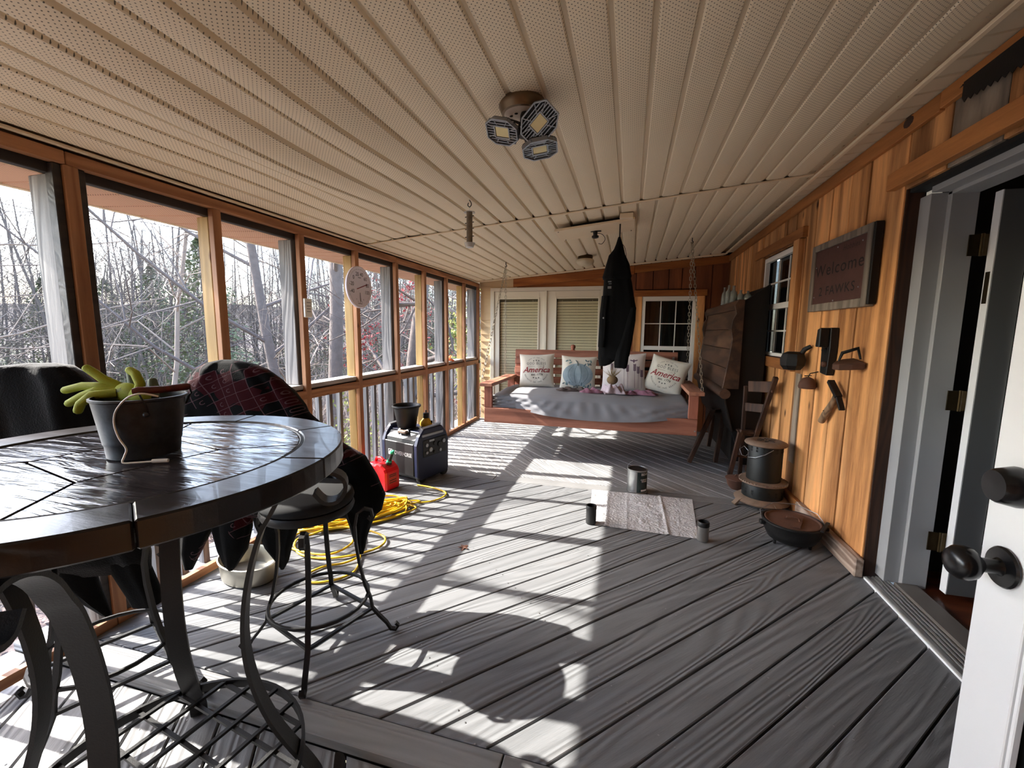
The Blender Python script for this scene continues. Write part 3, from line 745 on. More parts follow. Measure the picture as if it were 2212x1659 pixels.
# ------------------------------------------------------------------ bar stools
m_cush = plain('black_seat', (.004,.004,.004), .9, vs=20, var=.3)
def stool(name, label, cx, cy, rz, scroll=True):
    t = thing(name, label, 'stool', (cx, cy, 0), rz)
    MB().lathe([(0,.655),(.17,.655),(.183,.66),(.19,.675),(.185,.695),(.16,.708),(.0,.715)], 40, (-.03,0,0), close=False).build('seat', m_cush, t, smooth=50)
    MB().lathe([(.13,.62),(.183,.62),(.19,.636),(.183,.654),(.13,.654)], 40, (-.03,0,0), close=False).build('swivel_ring', m_iron, t, smooth=50)
    for k in range(4):
        a = k*pi/2; dx, dy = cos(a), sin(a)
        pr = [(.215,.57),(.225,.555),(.235,.57),(.23,.60),(.20,.61),(.17,.59),(.158,.53),(.16,.45),(.172,.35),(.192,.25),(.215,.18),(.222,.13),(.25,.09),(.282,.05),(.30,.016),(.322,.010),(.334,.028),(.322,.042)]
        MB().strap([(r*dx, r*dy, z) for r, z in pr], .02, .011, (-dy, dx, 0)).build('leg', m_iron, t, smooth=30)
    MB().tube([(.205*cos(a*pi/12), .205*sin(a*pi/12), .205) for a in range(24)], .008, 6, closed=True).build('foot_ring', m_iron, t, smooth=60)
    for k in range(4):
        a, b = k*pi/2, (k+1)*pi/2
        MB().bar((.222*cos(a), .222*sin(a), .13), (.222*cos(b), .222*sin(b), .13), .014, .012).build('stretcher', m_iron, t)
    return t
st_b = stool('bar_stool', 'iron bar stool on four splayed scroll legs between the table and the yellow cord', -1.29, 1.483, radians(27))
# its wide back frame, standing under the throw
bf = MB(); arc = []
for i in range(13):
    a = pi*i/12; arc.append((cos(a), sin(a)))
def place_local(root, pts):
    mi = Matrix.Rotation(-root.rotation_euler.z, 4, 'Z') @ Matrix.Translation(-root.location); return [mi @ Vector(p) for p in pts]
bp = [(-1.74, 1.60, .70)] + [(-1.80-.0+.24*c*-1*-1, 1.66+.065*c, .86+.33*s) for c, s in arc] + [(-1.36, 1.68, .70)]
bp = [(-1.30, 1.66, .68), (-1.44,1.72,.76)] + [(-1.80+.30*c, 1.655+.08*c, .86+.33*s) for c, s in arc] + [(-1.98,1.56,.76), (-1.42,1.50,.67)]
MB().tube(place_local(st_b, bp), .013, 8).build('back_frame', m_iron, st_b, smooth=60)
st_a = stool('bar_stool', 'bar stool tucked between table and screens with black fleece over its back', -1.86, 1.02, radians(20))
bp = [(-1.95, 1.14, .68)] + [(-2.09+.13*c, 1.05+.075*c, .92+.27*s) for c, s in arc] + [(-2.05,.90,.68)]
MB().tube(place_local(st_a, bp), .012, 8).build('back_frame', m_iron, st_a, smooth=60)

# cloth lofts
def smooth_rows(rows, k=3):
    out = []
    for i in range(len(rows)-1):
        for j in range(k):
            t = j/k; t = t
            out.append(tuple(a+(b-a)*t for a, b in zip(rows[i], rows[i+1])))
    out.append(rows[-1]); return out
def loft(rows, plane, nrm, n=36, rip=.0, seed=0, sq=.75, kf=9):
    rows = smooth_rows(rows, 3); vs = []; m = len(rows); rr = random.Random(seed); ph_ = [rr.uniform(0, 6.28) for _ in range(4)]
    for z, xl, xr, d in rows:
        xc, hw = (xl+xr)/2, (xr-xl)/2
        for k in range(n):
            a = 2*pi*k/n; ca, sa = cos(a), sin(a)
            x = xc+hw*math.copysign(abs(ca)**sq, ca)
            r = 1+rip*(sin(kf*a+ph_[0]+z*5)+.6*sin(2.1*kf*a+ph_[1]-z*7))
            dd = d*math.copysign(abs(sa)**sq, sa)*r
            p = Vector(plane(x, z)); vs.append(p+Vector(nrm)*dd)
    fs = [(i*n+k, i*n+(k+1) % n, (i+1)*n+(k+1) % n, (i+1)*n+k) for i in range(m-1) for k in range(n)]
    fs += [tuple(range(n-1, -1, -1)), tuple((m-1)*n+k for k in range(n))]
    return MB().add(vs, fs)
def patch_mat():
    m, nt, b = newmat('red_black_throw')
    tc = nt.nodes.new('ShaderNodeTexCoord'); mp = nt.nodes.new('ShaderNodeMapping'); mp.inputs['Rotation'].default_value = (0, radians(24), radians(14)); nt.links.new(tc.outputs['Object'], mp.inputs[0])
    n0 = N(nt, 'ShaderNodeTexNoise'); n0.inputs['Scale'].default_value = 4; nt.links.new(mp.outputs[0], n0.inputs[0])
    ad = nt.nodes.new('ShaderNodeVectorMath'); ad.operation = 'MULTIPLY_ADD'; nt.links.new(n0.outputs[1], ad.inputs[0]); ad.inputs[1].default_value = (.05,.05,.05); nt.links.new(mp.outputs[0], ad.inputs[2])
    s = nt.nodes.new('ShaderNodeSeparateXYZ'); nt.links.new(ad.outputs[0], s.inputs[0])
    u, v = mth(nt, 'DIVIDE', s.outputs[0], .062), mth(nt, 'DIVIDE', s.outputs[2], .05)
    cxyz = nt.nodes.new('ShaderNodeCombineXYZ'); nt.links.new(mth(nt, 'FLOOR', u), cxyz.inputs[0]); nt.links.new(mth(nt, 'FLOOR', v), cxyz.inputs[1])
    wn_ = nt.nodes.new('ShaderNodeTexWhiteNoise'); nt.links.new(cxyz.outputs[0], wn_.inputs[0])
    big = noise(nt, mp.outputs[0], 3.2, 1)
    isred = mth(nt, 'GREATER_THAN', mth(nt, 'MULTIPLY_ADD', big, 2.2, mth(nt, 'MULTIPLY', wn_.outputs[0], .4)), 1.50)
    base = mixc(nt, isred, (.0012,.0012,.0012), srgb(50,5,12))
    fu, fv = mth(nt, 'FRACT', u), mth(nt, 'FRACT', v)
    e = mth(nt, 'MINIMUM', mth(nt, 'MINIMUM', fu, mth(nt, 'SUBTRACT', 1.0, fu)), mth(nt, 'MINIMUM', fv, mth(nt, 'SUBTRACT', 1.0, fv)))
    line = mth(nt, 'MULTIPLY', mth(nt, 'LESS_THAN', e, .028), mth(nt, 'GREATER_THAN', big, .50))
    dx, dy = mth(nt, 'SUBTRACT', fu, .5), mth(nt, 'SUBTRACT', fv, .5)
    rr = mth(nt, 'SQRT', mth(nt, 'ADD', mth(nt, 'MULTIPLY', dx, dx), mth(nt, 'MULTIPLY', dy, dy)))
    gl = mth(nt, 'MULTIPLY', mth(nt, 'LESS_THAN', mth(nt, 'ABSOLUTE', mth(nt, 'SUBTRACT', rr, .17)), .035), mth(nt, 'GREATER_THAN', wn_.outputs[0], .45))
    gl = mth(nt, 'MULTIPLY', gl, mth(nt, 'LESS_THAN', dx, .08))
    mk = mth(nt, 'MAXIMUM', line, mth(nt, 'MULTIPLY', gl, mth(nt, 'GREATER_THAN', big, .50)))
    nt.links.new(mixc(nt, mk, base, srgb(84,62,66)), b.inputs['Base Color']); b.inputs['Roughness'].default_value = .95
    b.inputs['Sheen Weight'].default_value = .03; b.inputs['Specular IOR Level'].default_value = .15
    bump(nt, b, noise(nt, mp.outputs[0], 220, 3), .3, .004); return m
def fleece(name, col, sheen=.5):
    m, nt, b = newmat(name); b.inputs['Base Color'].default_value = (*col, 1); b.inputs['Roughness'].default_value = .95
    b.inputs['Sheen Weight'].default_value = sheen; b.inputs['Sheen Roughness'].default_value = .4; b.inputs['Specular IOR Level'].default_value = .2
    v = coords(nt, rnd=False); bump(nt, b, noise(nt, v, 180, 3, .7), .5, .006); return m
m_throw = patch_mat(); m_fleece = fleece('black_fleece', (.002,.002,.002), .03)
pB = lambda x, z: (x, 1.55+.27*(x+2.1), z); nB = Vector((.26, -.965, 0))
throw = thing('throw_blanket', 'black and dark red patchwork fleece throw draped over the stool back beside the yellow cord', 'blanket', (0,0,0))
loft([(1.25,-1.90,-1.84,.01),(1.236,-1.96,-1.765,.035),(1.205,-2.015,-1.69,.055),(1.15,-2.06,-1.62,.07),(1.07,-2.10,-1.558,.075),(.986,-2.12,-1.50,.08),(.90,-2.13,-1.41,.085),(.84,-2.13,-1.355,.09),(.77,-2.12,-1.245,.10),(.67,-2.10,-1.19,.10),(.577,-2.08,-1.152,.085),(.50,-2.06,-1.17,.06),(.465,-2.05,-1.21,.03)], pB, nB, 60, .10, 2, .7, 7).build('drape', m_throw, throw, smooth=60)
for rows, sd in (([(.56,-1.37,-1.18,.06),(.49,-1.35,-1.19,.055),(.43,-1.33,-1.22,.045),(.36,-1.315,-1.245,.03),(.30,-1.30,-1.258,.02),(.265,-1.286,-1.268,.008)], 3),
                 ([(.52,-2.16,-1.97,.05),(.40,-2.165,-2.0,.045),(.27,-2.17,-2.07,.035),(.17,-2.16,-2.12,.012)], 5),
                 ([(.52,-2.0,-1.80,.05),(.40,-2.0,-1.81,.05),(.28,-1.98,-1.84,.04),(.19,-1.955,-1.90,.02),(.165,-1.94,-1.92,.006)], 6)):
    loft(rows, pB, nB, 28, .16, sd, .8, 5).build('corner', m_throw, throw, smooth=60)
loft([(.52,-1.80,-1.56,.05),(.42,-1.79,-1.575,.05),(.30,-1.75,-1.62,.04),(.22,-1.70,-1.64,.02),(.175,-1.68,-1.665,.006)], pB, nB, 28, .16, 9, .8, 5).build('lining_corner', m_fleece, throw, smooth=60)
pA = lambda x, z: (x, 1.10+.5*(x+1.95), z); nA = Vector((.447, -.894, 0))
m_fleece2 = fleece('black_fleece_pale_edge', (.002,.002,.0022), .35)
jk = thing('fleece_jacket', 'black fleece jacket thrown over the leftmost stool back beside the screens', 'jacket', (0,0,0))
loft([(1.268,-2.12,-2.03,.02),(1.258,-2.19,-1.99,.05),(1.235,-2.235,-1.965,.06),(1.19,-2.245,-1.93,.07),(1.12,-2.25,-1.915,.08),(1.02,-2.25,-1.90,.085),(.85,-2.25,-1.88,.085),(.65,-2.24,-1.85,.08),(.5,-2.22,-1.82,.06),(.44,-2.20,-1.82,.03)], pA, nA, 48, .12, 4, .7, 6).build('body', m_fleece2, jk, smooth=60)
loft([(.56,-1.96,-1.84,.05),(.44,-1.935,-1.825,.045),(.34,-1.90,-1.80,.04),(.29,-1.885,-1.80,.035)], pA, nA, 24, .1, 7, .9, 4).build('sleeve', m_fleece, jk, smooth=60)
loft([(.48,-2.17,-2.0,.05),(.40,-2.12,-1.99,.04),(.32,-2.03,-1.975,.03),(.26,-1.985,-1.96,.012)], pA, nA, 24, .14, 8, .9, 4).build('sleeve', m_fleece, jk, smooth=60)

# ------------------------------------------------------------------ bucket with gloves on the table
m_galv = plain('galvanised_steel', srgb(66,68,72), .45, .7, var=.6, vs=40, bmp=.25, bs_=30)
bk = thing('metal_bucket', 'galvanised bucket with dark wooden grip standing on the round table', 'bucket', (-1.20, .782, TZ))
MB().lathe([(0,.006),(.068,.006),(.070,0),(.074,0),(.075,.010),(.0765,.030),(.079,.034),(.0795,.040),(.093,.140),(.097,.143),(.097,.148),(.092,.149),(.0915,.14),(.078,.045),(.070,.012),(0,.012)], 40, close=False).build('body', m_galv, bk, smooth=40)
hd = [(.095*cos(radians(-35)), .095*sin(radians(-35)), .115)]
MB().tube([(.085,-.04,.118),(.088,-.046,.135),(.080,-.052,.160),(.065,-.045,.168)], .0022, 6).build('bail_wire', m_iron, bk)
MB().tube([(.06,.07,.12),(.075,.075,.15),(.09,.06,.168)], .0022, 6).build('bail_wire', m_iron, bk)
MB().tube([(.055,-.050,.168),(.062,-.044,.169),(.085,.0,.168),(.100,.045,.170),(.103,.052,.170)], [.007,.0095,.0085,.0095,.007], 12).build('grip', wood('grip_wood', srgb(60,20,16), srgb(96,34,26), 'x', rough=.4, bmp=.1), bk, smooth=60)
MB().ball((.084,-.045,.112), .007, 8, 6).build('bail_ear', m_galv, bk, smooth=60)
m_glove = plain('yellow_green_knit', srgb(148,158,28), .75, var=.12, vs=30, bmp=.4, bs_=500)
m_glovetip = plain('grey_rubber_coating', srgb(88,98,76), .6, var=.2, vs=30, bmp=.3, bs_=300)
gv = thing('work_glove', 'yellow-green knit work glove with fingers spread over the bucket rim', 'glove', (0,0,0))
def finger(pts, r, tipn=2):
    pts = [Vector(p) for p in pts]; P_ = []
    for i in range(len(pts)-1):
        for j in range(4):
            P_.append(pts[i].lerp(pts[i+1], j/4))
    P_.append(pts[-1]); n = len(P_); e = (P_[-1]-P_[-2]).normalized()
    R = [r*(1.1-.2*i/n) for i in range(n)]
    P_ += [P_[-1]+e*r*.45, P_[-1]+e*r*.75]; R += [r*.75, r*.25]
    return P_, R
fl = [[(-1.262,.785,1.245),(-1.295,.765,1.268),(-1.317,.757,1.287),(-1.330,.752,1.297)], [(-1.262,.78,1.240),(-1.30,.76,1.250),(-1.35,.75,1.250),(-1.40,.742,1.238)],
      [(-1.262,.775,1.236),(-1.30,.75,1.240),(-1.34,.742,1.226),(-1.385,.738,1.205)], [(-1.25,.765,1.235),(-1.289,.732,1.231),(-1.318,.725,1.210),(-1.325,.722,1.192)], [(-1.20,.78,1.235),(-1.19,.78,1.258),(-1.207,.782,1.284),(-1.226,.782,1.292)]]
m = MB()
m.ball((-1.235,.778,1.235), .034, 20, 12, (1.15,.55,.75)).ball((-1.20,.78,1.228), .03, 16, 10, (1.2,.6,.8))
po = m.build('palm', m_glove, gv, smooth=70)
for f_ in fl:
    P_, R = finger(f_, .0105); MB().tube(P_, R, 12).build('finger', m_glove, gv, smooth=70)
def text_mb(txt, size, shear=0, space=1.0, off=0.0, ext=0.0):
    cu = D.curves.new('t', 'FONT'); cu.body = txt; cu.size = size; cu.shear = shear; cu.align_x = 'CENTER'; cu.align_y = 'CENTER'; cu.space_character = space; cu.offset = off; cu.resolution_u = 3
    o = D.objects.new('t', cu); COL.objects.link(o); bpy.context.view_layer.update()
    me = bpy.data.meshes.new_from_object(o.evaluated_get(bpy.context.evaluated_depsgraph_get()))
    mb = MB(); mb.v = [tuple(v.co) for v in me.vertices]; mb.f = [tuple(p.vertices) for p in me.polygons]
    D.objects.remove(o); D.curves.remove(cu); D.meshes.remove(me); return mb
m_ink = plain('black_print', (.01,.01,.01), .7); m_whiteink = plain('white_print', (.75,.75,.75), .6)
m_redink = plain('red_print', srgb(132,26,36), .7); m_greyink = plain('grey_print', srgb(74,76,78), .7)
gt = text_mb('Max Flex', .016, .3); 
def ontoglove(x, y, z): return (-1.247+x*.8+y*.2, .7575-.0, 1.236+y+x*.45)
gt.xf(ontoglove).build('lettering', m_ink, gv)
gv2 = thing('work_glove', 'second work glove with grey rubber fingertips poking up behind in the bucket', 'glove', (0,0,0))
for p in ([(-1.265,.82,1.22),(-1.285,.825,1.25),(-1.292,.827,1.285)], [(-1.18,.80,1.22),(-1.19,.81,1.25),(-1.195,.812,1.262)]):
    P_, R = finger(p, .0115); MB().tube(P_, R, 12).build('finger', m_glovetip, gv2, smooth=70)
MB().ball((-1.22,.80,1.205), .045, 16, 10, (1.1,.8,.7)).build('palm', m_glovetip, gv2, smooth=70)
cb = thing('usb_cable', 'white charging cable looping from the bucket down to the table', 'cable', (0,0,0))
cpts = [(-1.10,.74,1.238),(-1.115,.71,1.243),(-1.135,.695,1.232),(-1.165,.70,1.205),(-1.185,.705,1.175),(-1.185,.71,1.15),(-1.165,.705,1.12),(-1.14,.70,1.098),(-1.115,.70,1.0835),(-1.09,.735,1.0835),(-1.076,.745,1.084)]
cpts = [(-1.09,.75,1.236),(-1.103,.722,1.246),(-1.125,.705,1.236),(-1.155,.699,1.205),(-1.166,.70,1.172),(-1.155,.70,1.14),(-1.14,.703,1.115),(-1.135,.71,1.094),(-1.15,.735-.03,1.0835),(-1.12,.705,1.0835),(-1.085,.722,1.0835)]
cpts = cpts[:7] + [(-1.135,.695,1.10),(-1.135,.69,1.0855),(-1.115,.70,1.084),(-1.085,.72,1.084)]
MB().tube(smoothpath(cpts), .0021, 8).build('cord', m_vinylw, cb, smooth=60)
MB().tube([(-1.085,.72,1.085),(-1.055,.735,1.085)], [.0045,.0045], 8).build('plug', m_vinylw, cb, smooth=40)

# ------------------------------------------------------------------ porch swing
m_red = wood('redwood_board', srgb(112,66,50), srgb(170,112,90), 'x', rings=8, bmp=.12, rnd=.12, knots=2.2, knotcol=srgb(60,26,18))
m_redy = wood('redwood_arm', srgb(112,66,50), srgb(170,118,94), 'y', rings=8, bmp=.12, rnd=.12)
m_redz = wood('redwood_post', srgb(112,60,44), srgb(170,106,84), 'z', rings=8, bmp=.12, rnd=.12)
sw = thing('porch_swing', 'long red-brown wooden swing bed hanging on chains at the far end', 'swing', (-.43, 4.95, 0))
SX0, SX1, SF, SBk = -1.545, .675, 4.45, 5.50
lx = lambda x: x+.43
ly = lambda y: y-4.95
def sb(name, x0, x1, y0, y1, z0, z1, mat, bev=.004): return MB().box(lx(x0),lx(x1),ly(y0),ly(y1),z0,z1).build(name, mat, sw, bev=bev)
sb('front_board', SX0, SX1, SF, SF+.04, .382, .548, m_red)
sb('rear_board', SX0+.04, SX1-.04, SBk, SBk+.04, .382, .53, m_red)
sb('side_board', SX0, SX0+.04, SF+.04, SBk, .39, .53, m_redy); sb('side_board', SX1-.04, SX1, SF+.04, SBk, .39, .53, m_redy)
for k in range(9): sb('seat_slat', SX0+.04, SX1-.04, SF+.05+k*.115, SF+.14+k*.115, .50, .52, m_red)
for (a, b) in ((SX0, SX0+.09), (SX1-.09, SX1)):
    sb('arm_post', a, b, SF+.0, SF+.04, .55, .785, m_redz)
    sb('arm_post', a, b, SBk-.10, SBk-.06, .54, .785, m_redz)
sb('armrest', SX0-.045, SX0+.10, SF-.03, SBk-.02, .787, .825, m_redy); sb('armrest', SX1-.10, SX1+.045, SF-.03, SBk-.02, .787, .825, m_redy)
def by(z): return 5.44+.09*(z-.54)/.6
def backb(name, x0, x1, z0, z1, mat=m_red, t=.028):
    ya, yb_ = by(z0), by(z1)
    return MB().add([(lx(x0),ly(ya),z0),(lx(x1),ly(ya),z0),(lx(x1),ly(ya+t),z0),(lx(x0),ly(ya+t),z0),(lx(x0),ly(yb_),z1),(lx(x1),ly(yb_),z1),(lx(x1),ly(yb_+t),z1),(lx(x0),ly(yb_+t),z1)],
                     [(0,3,2,1),(4,5,6,7),(0,1,5,4),(1,2,6,5),(2,3,7,6),(3,0,4,7)]).build(name, mat, sw, bev=.003)
backb('top_board', -1.475, .57, 1.06, 1.158)
for k in range(4): backb('back_slat', -1.475, .57, .965-k*.118, 1.045-k*.118)
for x in (-1.475, -.80, -.14, .50): 
    MB().bar((lx(x+.035), ly(by(.4)+.046), .40), (lx(x+.035), ly(by(1.15)+.046), 1.15), .07, .032, (0,1,0)).build('back_post', m_redz, sw, bev=.003)
MB().lathe([(0,0),(.03,0),(.032,.01),(.02,.02),(.034,.045),(.026,.075),(0,.085)], 16, (lx(-.71), ly(5.56), 1.15), close=False).build('finial', m_redz, sw, smooth=50)
sb('hinge_cleat', .505, .53, 5.50, 5.52, 1.05, 1.10, m_alu, 0)
tag(MB().lathe([(0, -.004), (.008, -.003), (.008, 0)], 10, (lx(.655), ly(SF), .43), close=False, ax='y').build('bolt', m_alu, sw))
# chains: each link its own ring, one chain a child per side
m_chain = plain('zinc_chain', srgb(176,168,150), .35, .9, var=.2, vs=40)
def link_mesh():
    m = MB(); pts = []
    for i in range(12):
        a = 2*pi*i/12; pts.append((.011*cos(a), 0, .0095*sin(a)+(.0125 if sin(a) > 0 else -.0125)))
    m.tube(pts, .0031, 5, closed=True); me = m.mesh('chain_link', 60); me.materials.append(m_chain); return me
LM = link_mesh()
def chain(p, q):
    p, q = Vector(p), Vector(q); L = (q-p).length; n = int(L/.0385); d = (q-p)/L
    c = D.objects.new('chain', None); COL.objects.link(c); c.parent = sw
    for i in range(n):
        o = D.objects.new('chain_link', LM); COL.objects.link(o); o.parent = c
        o.location = p+d*(i+.5)*L/n
        o.rotation_mode = 'QUATERNION'; o.rotation_quaternion = d.to_track_quat('Z', 'Y') @ Matrix.Rotation((i % 2)*pi/2, 3, 'Z').to_quaternion()
hL, hR = (lx(-1.457), ly(4.98), cz(-1.457,4.98)-.055), (lx(.59), ly(4.98), cz(.59,4.98)-.055)
chain((lx(-1.60), ly(4.52), .825), hL); chain((lx(-1.58), ly(5.40), .825), hL)
chain((lx(.71), ly(4.52), .825), hR); chain((lx(.67), ly(5.40), .825), hR)
for h in (hL, hR): MB().tube([(h[0],h[1],h[2]+.05),(h[0],h[1],h[2]+.02),(h[0]+.012,h[1],h[2]+.006),(h[0],h[1],h[2]-.008),(h[0]-.012,h[1],h[2]+.004)], .005, 6).build('hook', m_iron, sw, smooth=60)

# mattress under a fitted grey sheet
m_sheet = plain('grey_sheet', srgb(126,126,130), .85, var=.05, vs=6, bmp=.15, bs_=250)
def mat_fn():
    def P_(u, v):
        # wraps front edge -> top -> back edge
        x = SX0+.055+(SX1-SX0-.11)*u
        s = v*1.5
        belly = .045*sin(pi*u)**1.5
        fold = 0
        if s < .30:
            t = s/.30; bl_ = max(0, 1-((u-.56)/.42)**2); z = .550-.075*bl_*(1-t)+t*(.14+.0*bl_); z = min(z, .70); y = SF+.05-.085*min(1, bl_*1.6)*(1-.45*t)
            w_ = (1-abs(2*t-1)); fold = .005*w_*sin(u*70+t*5*(u-.5)*9)+.006*w_*sin((u*2-1)*26*(1.3-t)+t*4)
            y -= fold; 
        else:
            t = min(1, (s-.30)/1.15); y = SF+.075+t*.93; z = .70+.012*sin(pi*u)-.006*sin(t*9+u*7)-.004*sin(u*37)*(1-t)
            if t < .05: z -= .012*(1-t/.05)
            if t > .96: z -= .08*(t-.96)/.04
        e = min(u, 1-u)
        if e < .02: z -= .03*(1-e/.02) if s > .3 else 0
        return (lx(x), ly(y), z)
    return P_
mt = thing('mattress', 'mattress under a wrinkled grey sheet lying on the swing bed', 'mattress', (-.43, 4.95, 0))
MB().grid(mat_fn(), 150, 60).build('sheet', m_sheet, mt, smooth=80)
MB().box(lx(SX0+.06), lx(SX1-.06), ly(SF+.08), ly(SF+.98), .522, .665).build('core', m_sheet, mt, bev=.03)

# pillows
m_linen = plain('cream_linen', srgb(206,200,186), .9, var=.05, vs=20, bmp=.3, bs_=400)
m_linen2 = plain('white_linen', srgb(214,206,202), .9, var=.05, vs=20, bmp=.3, bs_=400)
def pheight(u, v, t): return t*max(0, (1-abs(u)**3)*(1-abs(v)**3))**.55
def pillow(name, label, loc, w, h, t, tilt, rz, roll, mat, group=None):
    o = thing(name, label, 'pillow', loc, group=group)
    o.rotation_mode = 'XYZ'; o.rotation_euler = (radians(90-tilt), radians(roll), radians(rz))
    o.rotation_euler = (Matrix.Rotation(radians(rz), 4, 'Z') @ Matrix.Rotation(radians(-tilt), 4, 'X') @ Matrix.Rotation(radians(roll), 4, 'Y') @ Matrix.Rotation(radians(90), 4, 'X')).to_euler()
    def fn(sgn):
        def f(a, b):
            u, v = 2*a-1, 2*b-1
            x = w/2*u*(1-.07*(1-v*v)*abs(u)); y = h/2*v*(1-.07*(1-u*u)*abs(v))
            return (x, y, sgn*pheight(u, v, t)+.004*sin(9*u+3*v)*(1-u*u)*(1-v*v))
        return f
    m = MB().grid(fn(1), 26, 26); b = MB().grid(fn(-1), 26, 26); b.f = [f[::-1] for f in b.f]
    m.add(b.v, b.f).build('cover', mat, o, smooth=70)
    def proj(x, y, z=0):
        u, v = x/(w/2), y/(h/2); u = max(-.98, min(.98, u)); v = max(-.98, min(.98, v))
        return (x, y, pheight(u, v, t)+.0016+.004*sin(9*u+3*v)*(1-u*u)*(1-v*v)+z)
    return o, proj
def put(mb, proj, dx, dy, mat, par, name='print', rot=0, fn=None, dz=0):
    c, s_ = cos(rot), sin(rot)
    # densify long edges is not needed: glyphs are small against the bulge
    mb.v = [proj(dx+x*c-y*s_, dy+x*s_+y*c, dz) for x, y, z in (mb.v if fn is None else [fn(*v) for v in mb.v])]
    return mb.build(name, mat, par)
def star(r): return MB().add([( (r if k % 2 == 0 else r*.4)*sin(k*pi/5), (r if k % 2 == 0 else r*.4)*cos(k*pi/5), 0) for k in range(10)], [tuple(range(9,-1,-1))])
def arc_text(txt, size, R, up=True):
    mb = MB(); n = len(txt)
    for i, ch in enumerate(txt):
        if ch == ' ': continue
        t = text_mb(ch, size); a = (i-(n-1)/2)*size*.78/R
        if up: x, y, ro = R*sin(a), R*(cos(a)-1), -a
        else: x, y, ro = R*sin(a), -R*(cos(a)-1), a
        c, s_ = cos(ro), sin(ro)
        mb.add([(x+vx*c-vy*s_, y+vx*s_+vy*c, 0) for vx, vy, vz in t.v], t.f)
    return mb
def america(o, proj):
    put(arc_text('LAND OF THE FREE', .018, .16), proj, 0, .155, m_greyink, o)
    for k in (-1, 0, 1): put(star(.012), proj, k*.032, .118-.004*abs(k), m_ink, o)
    put(text_mb('GOD BLESS', .042, 0, 1.25), proj, 0, .078, m_greyink, o, fn=lambda x, y, z: (x*.95, y*1.05, z))
    put(MB().add([(-.10,-.0012,0),(.06,-.0012,0),(.06,.0012,0),(-.10,.0012,0)], [(0,1,2,3)]), proj, 0, .044, m_ink, o)
    put(star(.009), proj, .095, .046, m_ink, o)
    put(text_mb('America', .098, .35, 1.0, .0016), proj, 0, -.003, m_redink, o)
    put(text_mb('est. 1776', .036, .25, 1.1, .0006), proj, .01, -.062, m_ink, o)
    for k in (-1, 0, 1): put(star(.012), proj, k*.032, -.100-.006*(1-abs(k)), m_ink, o)
    put(arc_text('BECAUSE OF THE BRAVE', .024, .15, False), proj, 0, -.158, m_ink, o)
p1, j1 = pillow('throw_pillow', 'cream patriotic slogan pillow at the left end of the swing', (-1.125, 5.27, .905), .45, .43, .065, 14, 4, -2, m_linen, 'pillows on the swing bed')
america(p1, j1)
p4, j4 = pillow('throw_pillow', 'cream patriotic slogan pillow slumped at the right end of the swing', (.42, 5.20, .90), .45, .43, .065, 18, -16, 13, m_linen, 'pillows on the swing bed')
america(p4, j4)
m_pump = plain('blue_pumpkin_print', srgb(132,146,152), .9, var=.3, vs=14); m_pump2 = plain('pumpkin_rib_print', srgb(84,102,110), .9)
m_leafp = plain('grey_leaf_print', srgb(96,104,104), .9, var=.3, vs=30); m_teal = plain('teal_leaf_print', srgb(104,134,134), .9, var=.3, vs=30)
p2, j2 = pillow('throw_pillow', 'pillow printed with a pale blue pumpkin and leaves', (-.60, 5.26, .895), .44, .42, .065, 14, 0, 1, m_linen, 'pillows on the swing bed')
def blob(rx, ry, n=28, lob=0, am=0): return MB().add([(0,0,0)]+[(rx*(1+am*cos(lob*2*pi*k/n))*cos(2*pi*k/n), ry*(1+am*cos(lob*2*pi*k/n))*sin(2*pi*k/n), 0) for k in range(n)], [(0, 1+k, 1+(k+1) % n) for k in range(n)])
def ringblob(rx, ry):
    mb = MB(); n = 30; rows = 6
    for i in range(1, rows+1): mb.v += [(rx*i/rows*cos(2*pi*k/n), ry*i/rows*sin(2*pi*k/n), 0) for k in range(n)]
    mb.v.append((0,0,0)); c = len(mb.v)-1
    mb.f = [(c, k, (k+1) % n) for k in range(n)]+[(i*n+k, (i+1)*n+k, (i+1)*n+(k+1) % n, i*n+(k+1) % n) for i in range(rows-1) for k in range(n)]
    return mb
put(ringblob(.185, .140), j2, 0, -.035, m_pump, p2)
for a in (-.11, -.045, .03, .10):
    pts = [(a*sin(pi*(.15+.7*i/12))*1.15+.012, .085-.225*i/12-.0, 0) for i in range(13)]
    mb = MB(); mb.v = [p for q in pts for p in ((q[0]-.0025, q[1], 0), (q[0]+.0025, q[1], 0))]; mb.f = [(2*i, 2*i+2, 2*i+3, 2*i+1) for i in range(12)]
    put(mb, j2, 0, 0, m_pump2, p2, dz=.0009)
stm = MB(); sp = [(.0,.075),(-.004,.105),(-.018,.13),(-.035,.145)]
stm.v = [p for q in sp for p in ((q[0]-.008, q[1], 0), (q[0]+.010, q[1], 0))]; stm.f = [(2*i, 2*i+1, 2*i+3, 2*i+2) for i in range(3)]
put(stm, j2, 0, 0, m_leafp, p2, dz=.0012)
rl = random.Random(8)
for k in range(26):
    x = rl.uniform(-.17,.17); y = rl.choice([rl.uniform(-.19,-.13), rl.uniform(.09,.18)])
    if y > 0 and abs(x) < .07: x += .12
    put(blob(.02*rl.uniform(.6,1.2), .009, 8), j2, x, y, rl.choice([m_leafp, m_teal, m_pump2]), p2, rot=rl.uniform(0,3), dz=.0006)
p3, j3 = pillow('throw_pillow', 'pinkish white pillow printed with lavender stems and a bee', (-.06, 5.25, .915), .52, .47, .07, 13, -2, -2, m_linen2, 'pillows on the swing bed')
m_lav = plain('lavender_print', srgb(96,74,92), .9, var=.3, vs=40)
